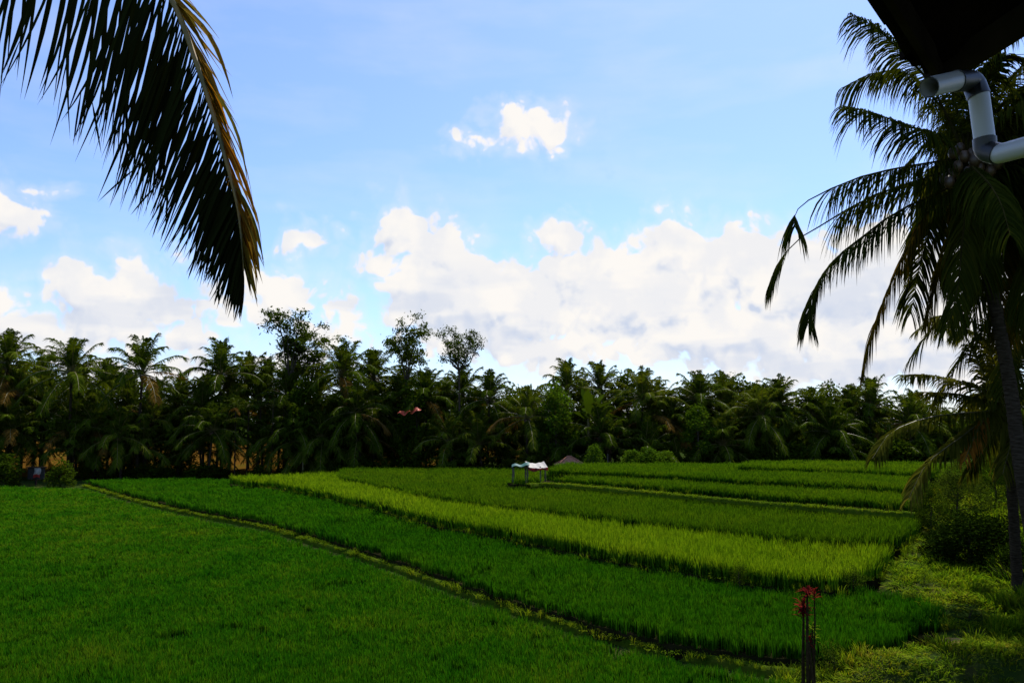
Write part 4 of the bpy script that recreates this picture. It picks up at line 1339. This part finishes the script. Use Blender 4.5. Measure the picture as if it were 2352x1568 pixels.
for i in range(16):                      # the far side and the heart of the crown
    a = R(-75 + 165 * (i / 15)); el = R((70, 35, 10, 50, -20, 25, 60, 0, 40, -35, 20, 75, -10, 45, 15, -25)[i]); L_ = 3.6
    h = Vector((math.cos(a), math.sin(a), 0)); d = h * math.cos(el) + Vector((0, 0, math.sin(el)))
    sag = (.3 + .5 * math.cos(el)) * L_ * .6
    m = MB()
    frond(m, loc([c, c + d * L_ * .4, c + d * L_ * .72 - Vector((0, 0, sag * .45)), c + d * L_ * .95 - Vector((0, 0, sag * 1.1))]), 110, 1.15, .056, r, .032, 1.0, 3, .14)
    m.build('frond', [M['palm'], M['rib_dark']], e1)
for (x, y) in ((2205, 340), (2190, 352), (2215, 360), (2232, 352), (2238, 368), (2200, 382), (2185, 400), (2170, 412), (2250, 385), (2290, 375), (2275, 392), (2225, 395), (2180, 418)):
    m = MB(); nut(m, LINV @ PD(x, y, D1 - .35 + r.uniform(-.2, .2)), .125 * r.uniform(.85, 1.1), 0); m.build('coconut', M['coconut'], e1)
m = MB()
m.add(loc([PD(2236, 438, D1 - .3), PD(2243, 425, D1 - .3), PD(2240, 412, D1 - .3), PD(2233, 425, D1 - .28)]), [(0, 1, 2, 3)]); m.add(loc([PD(2236, 438, D1 - .26), PD(2243, 425, D1 - .26), PD(2240, 412, D1 - .26), PD(2233, 425, D1 - .24)]), [(3, 2, 1, 0)])
m.build('flower_sheath', M['dry'], e1)

# young palm behind
D2 = 27.0
C2 = (2300, 925)
base2 = PD(2335, 1300, D2); base2.z = ground_h(base2.x, base2.y)
e2 = empty('coconut_palm', base2); tag(e2, 'younger coconut palm with level sunlit fronds behind the trunk of the big palm', 'palm')
LINV = Matrix.Translation(-base2)
trunk_mb(loc([base2 - Vector((0, 0, .3)), PD(2322, 1100, D2), PD(2305, 935, D2)]), .17, .13, 10, True, .15).build('trunk', M['bark'], e2)
YOUNG = [
    ([C2, (2274, 907), (2212, 878), (2131, 861), (2072, 861)], -1.0, 56, .8, ()),
    ([C2, (2277, 923), (2196, 904), (2111, 900)], -.4, 50, .7, ()),
    ([C2, (2277, 943), (2147, 956), (2050, 991), (2004, 1053)], -1.4, 60, .75, ()),
    ([C2, (2277, 949), (2212, 1001), (2131, 1063), (2086, 1147)], -1.0, 60, .8, ()),
    ([C2, (2277, 897), (2245, 829), (2206, 751), (2163, 725), (2105, 761)], -.6, 60, .75, ((.48, .66),)),
    ([C2, (2290, 880), (2265, 800), (2230, 760), (2190, 770)], 1.5, 56, .8, ()),
    ([C2, (2310, 943), (2326, 991), (2303, 1089)], -1.2, 50, .8, ()),
    ([C2, (2320, 950), (2370, 1000), (2400, 1100)], -.5, 50, .8, ()),
    ([C2, (2320, 890), (2350, 800), (2400, 740)], .5, 56, .85, ()),
    ([C2, (2305, 860), (2305, 760), (2320, 680)], .3, 56, .85, ()),
    ([C2, (2330, 910), (2400, 870), (2480, 880)], -.6, 56, .85, ()),
    ([C2, (2300, 880), (2270, 790), (2275, 700)], -.4, 56, .85, ()),
    ([C2, (2320, 920), (2360, 900), (2400, 930)], 3.0, 50, .8, ()),
    ([C2, (2285, 915), (2250, 905), (2215, 940)], 3.0, 50, .8, ()),
    ([C2, (2290, 960), (2260, 1030), (2220, 1090)], 2.0, 50, .8, ()),
]
for i, (pts, dd, nl, ll, gaps) in enumerate(YOUNG):
    m = MB()
    frond(m, loc(fr3(pts, (D2, D2 + dd))), int(nl * 2.0), ll * 1.3, .07, r, .045, .9, 3, .15, gaps)
    m.build('frond', [M['young'], M['rachis']], e2)
m = MB()
frond(m, loc(fr3([C2, (2262, 960), (2235, 1010), (2215, 1060)], (D2, D2 - 1.3))), 44, .6, .05, r, .05, 1.2, 3, .3)
q = m.build('dead_frond', [M['orange'], M['rachis']], e2); q['label'] = 'orange brown withered frond'

# a third palm standing off the right edge, its fronds reaching in behind the big palm
D3 = 23.0
C3 = (2392, 330)
base3 = PD(2470, 1300, D3); base3.z = ground_h(base3.x, base3.y)
e3 = empty('coconut_palm', base3); tag(e3, 'coconut palm beyond the right edge whose dark fronds reach in behind the big palm', 'palm')
LINV = Matrix.Translation(-base3)
trunk_mb(loc([base3 - Vector((0, 0, .3)), PD(2460, 900, D3), PD(2395, 345, D3)]), .19, .15, 10, True, .2).build('trunk', M['bark'], e3)
for i in range(22):
    a = i * 2.4; q = (i + .5) / 22
    el = R(80 - 120 * q); L_ = 4.2
    c = PD(C3[0], C3[1], D3)
    h = Vector((math.cos(a), math.sin(a), 0)); d = h * math.cos(el) + Vector((0, 0, math.sin(el)))
    sag = (.3 + .5 * math.cos(el)) * L_ * .6
    m = MB()
    frond(m, loc([c, c + d * L_ * .4, c + d * L_ * .72 - Vector((0, 0, sag * .45)), c + d * L_ * .95 - Vector((0, 0, sag * 1.1))]), 84, 1.1, .06, r, .035, .9, 3, .14)
    m.build('frond', [M['palm'], M['rib_dark']], e3)

C4, D4 = (2415, 660), 25.0
base4 = PD(2450, 1300, D4); base4.z = ground_h(base4.x, base4.y)
e4 = empty('coconut_palm', base4); tag(e4, 'shorter coconut palm beyond the right edge whose fronds hang behind the leaning trunk', 'palm')
LINV = Matrix.Translation(-base4)
trunk_mb(loc([base4 - Vector((0, 0, .3)), PD(2432, 950, D4), PD(2417, 675, D4)]), .18, .14, 10, True, .2).build('trunk', M['bark'], e4)
for i in range(22):
    a = i * 2.4 + .7; q = (i + .5) / 22
    el = R(80 - 120 * q); L_ = 4.4
    c = PD(C4[0], C4[1], D4)
    h = Vector((math.cos(a), math.sin(a), 0)); d = h * math.cos(el) + Vector((0, 0, math.sin(el)))
    sag = (.3 + .5 * math.cos(el)) * L_ * .6
    m = MB()
    frond(m, loc([c, c + d * L_ * .4, c + d * L_ * .72 - Vector((0, 0, sag * .45)), c + d * L_ * .95 - Vector((0, 0, sag * 1.1))]), 84, 1.15, .065, r, .035, .9, 3, .14)
    m.build('frond', [M['palm'], M['rib_dark']], e4)

# ---- plants on the bank
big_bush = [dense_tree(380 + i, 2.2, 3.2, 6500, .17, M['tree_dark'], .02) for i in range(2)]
def bank_p(x, y, z=.6):
    p = P(x, y, z)
    for k in range(4):
        p = P(x, y, ground_h(p.x, p.y))
    return p
def plant(name, meshes, p, h, H, label, cat, wide=1.0, group=None): return place_tree(name, meshes, p, p.z + h, H, label, cat, group, wide)


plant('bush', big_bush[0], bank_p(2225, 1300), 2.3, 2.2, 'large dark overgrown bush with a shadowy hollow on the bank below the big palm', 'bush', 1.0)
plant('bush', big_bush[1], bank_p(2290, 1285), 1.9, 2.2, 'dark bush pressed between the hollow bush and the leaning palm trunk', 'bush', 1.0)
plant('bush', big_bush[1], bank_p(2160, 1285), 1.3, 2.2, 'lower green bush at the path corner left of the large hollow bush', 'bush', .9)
fine = [dense_tree(390 + i, 3.5, 3.0, 8000, .12, M['tree_fine'] if i else M['tree'], .06) for i in range(2)]
plant('small_tree', fine[0], bank_p(2140, 1228), 2.4, 4.0, 'small wispy tree with fine foliage at the end of the pale bund', 'tree', .95)
plant('small_tree', fine[1], bank_p(2205, 1215), 3.3, 4.0, 'small wispy tree standing behind the large hollow bush', 'tree', .9)
plant('small_tree', fine[0], bank_p(2290, 1170), 3.4, 4.0, 'wispy tree between the young palm and the leaning trunk', 'tree', .9)
plant('bush', big_bush[0], bank_p(2110, 1212), 1.5, 2.2, 'round green bush at the right end of the olive terrace', 'bush', .85)
for x, y, h, w, mm, lb in ((2180, 1145, 1.8, .9, 1, 'bush under the level fronds of the young palm'), (2250, 1140, 2.2, 1.0, 0, 'tall bush behind the wispy trees by the leaning trunk'), (2330, 1130, 2.4, 1.0, 1, 'bush at the right edge beyond the leaning trunk'),
                             (2210, 1100, 1.6, 1.1, 0, 'far bush at the end of the rice beyond the young palm'), (2290, 1095, 2.0, 1.1, 1, 'far bush near the right edge below the young palm crown'), (2350, 1210, 1.8, .9, 0, 'dark bush pressed against the right edge by the trunk')):
    plant('bush', fine[mm], bank_p(x, y), h, 2.2, lb, 'bush', w, 'bushes on the far bank')
small_bush = dense_tree(395, 1.0, 1.1, 900, .08, M['weed'], .02)
dark_small = dense_tree(396, 1.0, 1.1, 900, .08, M['tree'], .02)
plant('bush', dark_small, bank_p(2030, 1300), .8, 1.0, 'small round bush at the corner of the yellow rice terrace', 'bush', 1.0)
plant('bush', dark_small, bank_p(2098, 1388), .5, 1.0, 'low dark bush beside the path right of the second terrace', 'bush', 1.2)
plant('bush', small_bush, bank_p(2125, 1340), .6, 1.0, 'brownish green bush beside the path below the large hollow bush', 'bush', .8)
plant('bush', dark_small, P(1912, 1542, .2), .75, 1.0, 'dark bush in the gap between the red cordyline and the grassy ridge', 'bush', .9)
plant('bush', dark_small, P(1700, 1338, .74), .75, 1.0, 'weedy clump on the edge of the yellow rice terrace above the cordyline', 'bush', .9)
plant('bush', dark_small, P(1960, 1345, .74), .65, 1.0, 'dark weedy clump at the rounded end of the yellow rice terrace', 'bush', 1.3)
plant('bush', dark_small, bank_p(2225, 1408), .5, 1.0, 'wide low dark bush above the bare soil patch', 'bush', 2.2)
plant('bush', dark_small, P(876, 1172, .74), .8, 1.0, 'small dark bush on the edge of the yellow rice terrace near its middle', 'bush', 1.0)
plant('bush', dark_small, P(1880, 1075, 2.5), .7, 1.0, 'dark bush between the two farthest rice strips', 'bush', 2.0)
plant('bush', big_bush[0], bank_p(2345, 1330), 1.4, 2.2, 'bush at the foot of the big palm by the right edge', 'bush', 1.0)
# tall trees off the right side that shade the lower bank
for (x, y, h, lb) in ((15.6, 21.8, 6.5, 'dark leafy tree at the right edge behind the leaning trunk of the big palm'), (24, 33, 9, 'big dark tree far down the right edge behind the palms'),):
    p = Vector((x, y, ground_h(x, y)))
    plant('broadleaf_tree', dens[int(x) % 3], p, h, DH, lb, 'tree', .85)
# spiky plant
sp = bank_p(2318, 1338)
e = empty('spiky_plant', sp); tag(e, 'spiky plant with stiff thin upright leaves on the sunny bank near the right edge', 'plant')
m = MB(); r = random.Random(8)
for i in range(42):
    a = r.uniform(0, 6.28); el = R(r.uniform(35, 85)); L_ = r.uniform(.6, .95)
    d = Vector((math.cos(a) * math.cos(el), math.sin(a) * math.cos(el), math.sin(el)))
    w = Vector((-math.sin(a), math.cos(a), 0)) * .022
    m.add([-w, w, d * L_ * .6 + w * .8, d * L_ * .6 - w * .8, d * L_ - Vector((0, 0, .06))], [(0, 1, 2, 3), (3, 2, 4)])
m.build('leaves', M['spike'], e)
m = MB(); m.tube([(0, 0, -.1), (.02, 0, .12)], [.09, .06], 7); m.build('stem', M['bark'], e)
# bare red soil
def soil_patch(cx, cy, rx, ry):
    m = MB(); n = 22
    def hh(x, y): return ground_h(x, y) + .03
    ring = []
    vs = [(cx, cy, hh(cx, cy) + .04)]
    for k in (.5, 1.0):
        for i in range(n):
            a = 2 * math.pi * i / n; q = k * (1 + .3 * fbm(math.cos(a) * 2, math.sin(a) * 2, 1, 2, cx))
            x, y = cx + rx * q * math.cos(a), cy + ry * q * math.sin(a)
            vs.append((x, y, hh(x, y) + (.03 if k < 1 else -.04)))
    fs = [(0, 1 + i, 1 + (i + 1) % n) for i in range(n)] + [(1 + i, 1 + n + i, 1 + n + (i + 1) % n, 1 + (i + 1) % n) for i in range(n)]
    m.add(vs, fs, 0, True)
    tag(m.build('soil', M['soil']), kind='structure')
M['soil'] = solid_mat('bare_red_soil', [(.22, .10, .055), (.36, .19, .11)], .95, 6, .4)
p = DIRT; soil_patch(p.x, p.y, .42, .5)

# red cordyline in front
cbp = P(1858, 1600, .1)
e = empty('cordyline', cbp); tag(e, 'tall cordyline with bare brown canes and red leaf tufts at the front', 'plant')
s6 = cbp.y / 819.0 * S
CX = lambda x: (x - 1858) * s6
CZ = lambda y: PD(1858, y, cbp.y).z - cbp.z
canes = [((1844, 1600), (1846, 1540), (1848, 1490), (1850, 1440), .03), ((1862, 1600), (1868, 1530), (1868, 1500), (1870, 1455), .026), ((1852, 1600), (1854, 1480), (1857, 1400), (1858, 1352), .035), ((1848, 1600), (1850, 1500), (1853, 1430), (1853, 1385), .032), ((1872, 1600), (1876, 1500), (1880, 1420), (1880, 1362), .022),
         ((1866, 1600), (1862, 1540), (1858, 1490), (1859, 1470), .03), ((1874, 1600), (1874, 1530), (1872, 1480), (1874, 1440), .03)]
r = random.Random(12)
for i, cn in enumerate(canes):
    m = MB(); m.tube([(CX(x), .12 * math.sin(i * 2.2), CZ(y)) for x, y in cn[:4]], [cn[4], cn[4] * .95, cn[4] * .8, cn[4] * .6], 7); m.build('stem', M['cane'], e)
for (x, y, n, L_, i, mt) in ((1858, 1356, 22, .24, 2, 'red_leaf'), (1853, 1392, 26, .28, 3, 'red_leaf'), (1880, 1366, 14, .22, 4, 'red_leaf'), (1873, 1445, 18, .18, 6, 'weed'), (1854, 1412, 22, .26, 3, 'red_leaf'), (1860, 1472, 14, .16, 5, 'red_leaf'), (1876, 1462, 14, .16, 6, 'weed')):
    m = MB()
    for k in range(n):
        a = k * 2.4; el = R(r.uniform(-25, 82)); q = L_ * r.uniform(.7, 1.15)
        h = Vector((math.cos(a), math.sin(a), 0)); d = h * math.cos(el) + Vector((0, 0, math.sin(el)))
        w = Vector((-math.sin(a), math.cos(a), 0)) * q * .13
        c = Vector((CX(x), .12 * math.sin(i * 2.2), CZ(y) + r.uniform(-.1, .06)))
        e1_ = c + d * q * .6; e2_ = c + d * q * .9 + h * q * .15 - Vector((0, 0, q * .1))
        m.add([c - w * .4, c + w * .4, e1_ + w, e1_ - w, e2_], [(0, 1, 2, 3), (3, 2, 4)])
    m.build('leaf_tuft', M[mt], e)
plant('bush', dark_small, P(1858, 1590, .1), .8, 1.0, 'dark bush hiding the foot of the red cordyline', 'bush', .7)
for (x, y, h, w, lb) in ((2230, 1585, 1.0, 1.5, 'dark bush at the bottom edge in front of the grassy ridge'), (2330, 1580, 1.1, 1.5, 'dark bush filling the bottom right corner'), (2120, 1600, .9, 1.3, 'dark bush at the bottom edge just right of the ridge end')):
    plant('bush', big_bush[0], P(x, y + 20, -.4), h, 2.2, lb, 'bush', w)


# ------------------------------------------------------------------ near frond, upper left
def near_palm():
    D = 5.0
    K = 600 / 1320.0 * 0  # unused
    z8 = lambda x, y: (x * .606 * .784, y * .606 * .784)
    rib = [(-900, -650), (-350, -640), (100, -530), (450, -340), (680, -170), (830, 0), (930, 250), (1032, 560), (1106, 830), (1148, 1000), (1166, 1150), (1178, 1310)]
    deps = [5.9, 5.6, 5.35, 5.2, 5.08, 5.0, 4.95, 4.95, 4.95, 4.95, 4.95, 4.95]
    crown = PD(*z8(-1600, -500), 6.4)
    base = Vector((crown.x - .8, crown.y + .5, 0))
    e = empty('coconut_palm', base); tag(e, 'coconut palm off the left edge whose long near frond hangs down across the sky', 'palm')
    inv = Matrix.Translation(-base)
    trunk_mb([inv @ p for p in (base - Vector((0, 0, .4)), base + Vector((.2, -.1, 3)), crown)], .18, .15, 12, True, .15).build('trunk', M['bark'], e)
    ctrl = [inv @ p for p in [crown] + [PD(*z8(x, y), d) for (x, y), d in zip(rib, deps)]]
    fe = MB()
    m = 60
    pts = [bez(ctrl, i / m)[0] for i in range(m + 1)]
    fe.tube(pts, [.034 * (1 - .88 * (i / m) ** 1.1) for i in range(m + 1)], 8)
    fo = fe.build('frond', M['rachis_near'], e)
    r = random.Random(31)

    def leaflet(mb, p, tipdir, L_, w, fold, bend, curl, mi=0):
        """folded leaf strip: two long halves meeting in a crease"""
        segs = 8
        d = tipdir.normalized()
        side = d.cross(fold).normalized(); nn = side.cross(d).normalized()
        ys = []
        for k in range(segs + 1):
            u = k / segs
            q = p + d * (L_ * u) + bend * (L_ * u * u) + nn * (curl * L_ * math.sin(u * 3.0) * .05)
            ww = w * (.35 + 2.2 * u if u < .25 else .9 + .1 * math.sin(u * 5) if u < .55 else max(.02, 1.0 - ((u - .55) / .45) ** 1.3))
            ys.append((q, ww))
        vs = []
        for q, ww in ys:
            vs += [q - side * ww * .5 + nn * ww * .16, q - nn * ww * .05, q + side * ww * .5 + nn * ww * .16]
        mb.add(vs, [(3 * k + j, 3 * k + j + 1, 3 * k + 4 + j, 3 * k + 3 + j) for k in range(segs) for j in range(2)], mi, True)

    def img_dir(x, y, back=0.0):
        """direction of a picture-plane step, pushed away from or towards the viewer"""
        c, s = math.cos(PITCH), math.sin(PITCH)
        return Vector((x, -(-y) * 0 - s * (-y) + back * c, c * (-y) + back * s)) if False else Vector((x, s * y + back * c, -c * y + back * s))
    lm, rm = MB(), MB()
    n = 235
    unit = 5.0 / FPX * (.606 * .784 * S)      # metres per unit of the frond's survey
    for i in range(n):
        t = .10 + .898 * (i / n) ** .72
        p, tan = bez(ctrl, t)
        L_ = np.interp(t, [.1, .3, .5, .62, .72, .82, .92, 1.0], [900, 1050, 1010, 740, 540, 420, 345, 240]) * unit * r.uniform(.86, 1.08)
        sl = np.interp(t, [.1, .35, .5, .65, .8, .92, 1.0], [-.12, -.14, -.22, -.36, -.36, -.22, -.03])
        d = img_dir(sl + r.gauss(0, .035), 1.0, r.uniform(-.25, .1))
        leaflet(lm, p, d, L_, .036 * r.uniform(.8, 1.15) * np.interp(t, [.1, .7, 1], [.95, .68, .45]), Vector((r.gauss(0, .3), -1, .2 + r.gauss(0, .25))), Vector((r.gauss(-.02, .03), r.gauss(0, .04), -.02)), r.gauss(0, 1))
        # a few split, ragged tips
        if r.random() < .12:
            q = p + d.normalized() * L_ * .8
            leaflet(lm, q, img_dir(sl + r.gauss(0, .25), 1, 0), L_ * .25, .014, Vector((0, -1, .3)), Vector((0, 0, -.05)), 0)
    for i in range(96):
        t = .12 + .85 * (i / 96)
        p, tan = bez(ctrl, t)
        L_ = np.interp(t, [.1, .5, .7, .85, 1.0], [480, 520, 480, 380, 180]) * unit * r.uniform(.7, 1.1)
        out = img_dir(1, -.25, .0).normalized()
        d = tan * 1.0 + out * r.uniform(.0, .13) + Vector((0, 1, 0)) * r.uniform(.05, .35)
        leaflet(rm, p, d, L_, .045 * r.uniform(.7, 1.1), Vector((1, -.4 + r.gauss(0, .3), .6 + r.gauss(0, .2))), Vector((.01, .02, -.10)), r.gauss(0, 1))
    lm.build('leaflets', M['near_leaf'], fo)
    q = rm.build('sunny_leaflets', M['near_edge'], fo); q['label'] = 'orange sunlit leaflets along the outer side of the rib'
    # the rest of the crown, out of the picture on the left
    for k in range(9):
        a = R(110 + k * 24); el = R((50, 20, 65, 5, 35, -15, 55, 15, 40)[k]); L_ = 4.2
        h = Vector((math.cos(a), math.sin(a), 0)); d = h * math.cos(el) + Vector((0, 0, math.sin(el)))
        c = inv @ crown
        m = MB(); frond(m, [c, c + d * 1.6, c + d * 3.0 - Vector((0, 0, .5)), c + d * 3.9 - Vector((0, 0, 1.5))], 54, .95, .045, r, .035, .9, 3, .14)
        m.build('frond', [M['palm'], M['rachis']], e)


M['rachis_near'] = solid_mat('near_frond_rib', [(.09, .085, .015), (.22, .14, .025), (.30, .15, .03)], .45, 5)
near_palm()


# ------------------------------------------------------------------ the house: eave corner and drain pipe, upper right
def house():
    zt = CAM_Z + 1.62
    def PE(sx, sy, z=zt): return P(sx * .784, sy * .784, z)
    corner = PE(2728, 232); left0 = PE(2578, 0); r0 = PE(3000, 55)
    dl = (left0 - corner).normalized(); dr_ = (r0 - corner).normalized()
    base = Vector((4.6, 0.5, 0))
    e = empty('house', base); tag(e, 'house whose black tiled eave corner and white drain pipe hang into the upper right corner', 'house')
    inv = Matrix.Translation(-base)
    mid = (dl + dr_).normalized()
    A = corner; B = corner + dl * 4.2; Cc = corner + dr_ * 5.2; Dd = corner + dl * 4.2 + dr_ * 5.2
    rise = .42
    m = MB()
    up = Vector((0, 0, .05))
    def hgt(p):  # roof climbs away from both eaves
        q = p - corner
        det = dl.x * dr_.y - dl.y * dr_.x
        a = (q.x * dr_.y - q.y * dr_.x) / det; b = (dl.x * q.y - dl.y * q.x) / det
        return min(max(a, 0), max(b, 0)) * rise
    n = 14
    grid = [corner + dl * (4.2 * i / n) + dr_ * (5.2 * j / n) for j in range(n + 1) for i in range(n + 1)]
    top = [inv @ (p + Vector((0, 0, hgt(p) + .06))) for p in grid]; bot = [inv @ (p + Vector((0, 0, hgt(p) - .02))) for p in grid]
    w = n + 1
    q = [(j * w + i, j * w + i + 1, (j + 1) * w + i + 1, (j + 1) * w + i) for j in range(n) for i in range(n)]
    m.add(top, q); m.add(bot, [f[::-1] for f in q])
    rim = [i for i in range(w)] + [j * w + n for j in range(1, w)] + [n * w + i for i in range(n - 1, -1, -1)] + [j * w for j in range(n - 1, 0, -1)]
    k = len(rim)
    m.add([top[i] for i in rim] + [bot[i] for i in rim], [(i, k + i, k + (i + 1) % k, (i + 1) % k) for i in range(k)])
    rf = m.build('roof', M['tile'], e)
    # overlapping tile rows along both eaves
    m = MB()
    for d, o, L_ in ((dl, dr_, 4.2), (dr_, dl, 5.2)):
        s = 0.0
        i = 0
        while s < L_ - .25:
            c = corner + d * (s + .13) - o * .012 + o * .10
            ang = math.atan2(d.y, d.x)
            m.box(inv @ (c + Vector((0, 0, .075 + .012 * (i % 2)))), (.275, .26, .035), ang)
            s += .262; i += 1
    m.build('eave_tiles', M['tile'], rf)
    m = MB(); 
    for d, o, L_ in ((dl, dr_, 4.0), (dr_, dl, 5.0)):
        c = corner + d * (L_ / 2) + o * .10 + Vector((0, 0, -.05))
        m.box(inv @ c, (L_, .03, .12), math.atan2(d.y, d.x))
    m.build('fascia', M['wood'], rf)
    # walls behind, outside the frame
    m = MB()
    wc = Vector((5.6, -1.2, 3.6)); m.box(inv @ wc, (3.0, 5.0, 7.2)); m.build('wall', M['wall'], e)
    m = MB(); m.box(inv @ Vector((.6, -1.6, 3.75)), (7.0, 3.4, .25)); m.build('balcony', M['wall'], e)
    # drain pipe
    dp = 3.1
    S_ = lambda x, y, d: inv @ PD(x * .784, y * .784, d)
    rad = .047 * 3.1 / 3.1 * 1.0
    px = 3.1 / FPX * S * .784      # metres per source pixel there
    rad = 30 * px
    pipe = empty('drain_pipe', (0, 0, 0)); pipe.parent = e
    a0 = S_(2722, 256, 3.0); a1 = S_(2800, 238, 3.1); a2 = S_(2848, 241, 3.15); a3 = S_(2868, 285, 3.15); a4 = S_(2884, 405, 3.15); a5 = S_(2890, 440, 3.15); a6 = S_(2925, 452, 3.1); a7 = S_(3000, 432, 2.95); a8 = S_(3120, 400, 2.7)
    m = MB(); m.tube([a0, a1], rad, 20, caps=False); m.tube([a1, a0 + (a1 - a0) * .01], rad * .9, 20, caps=False); m.build('pipe', M['pvc'], pipe)
    m = MB(); m.tube([bez([a1 + (a1 - a2) * .0, a2, a3], t)[0] for t in np.linspace(0, .62, 9)] + [a3 + (a3 - a4) * .02], rad * 1.1, 20); m.build('elbow', M['pvc_dark'], pipe)
    m = MB(); m.tube([a3 + (a3 - a4) * .1, a4], rad, 20); m.build('pipe', M['pvc'], pipe)
    m = MB(); m.tube([bez([a4, a5, a6], t)[0] for t in np.linspace(0, 1, 10)], rad * 1.1, 20); m.build('elbow', M['pvc_dark'], pipe)
    m = MB(); m.tube([a6, a7, a8], rad * .96, 20); m.build('pipe', M['pvc'], pipe)


house()

# ------------------------------------------------------------------ render settings
vs_ = scene.view_settings
scene.display_settings.display_device = 'sRGB'
vs_.view_transform = 'Standard'; vs_.look = 'None'; vs_.exposure = 0.5; vs_.gamma = 1.0
vs_.use_curve_mapping = False
cy = scene.cycles
cy.max_bounces = 6; cy.diffuse_bounces = 3; cy.glossy_bounces = 2; cy.transmission_bounces = 4; cy.transparent_max_bounces = 4
cy.use_adaptive_sampling = True; cy.adaptive_threshold = .015
cy.sample_clamp_indirect = 4
cy.use_denoising = True
try:
    cy.denoiser = 'OPENIMAGEDENOISE'; cy.denoising_input_passes = 'RGB_ALBEDO_NORMAL'; cy.denoising_prefilter = 'ACCURATE'
except Exception: pass
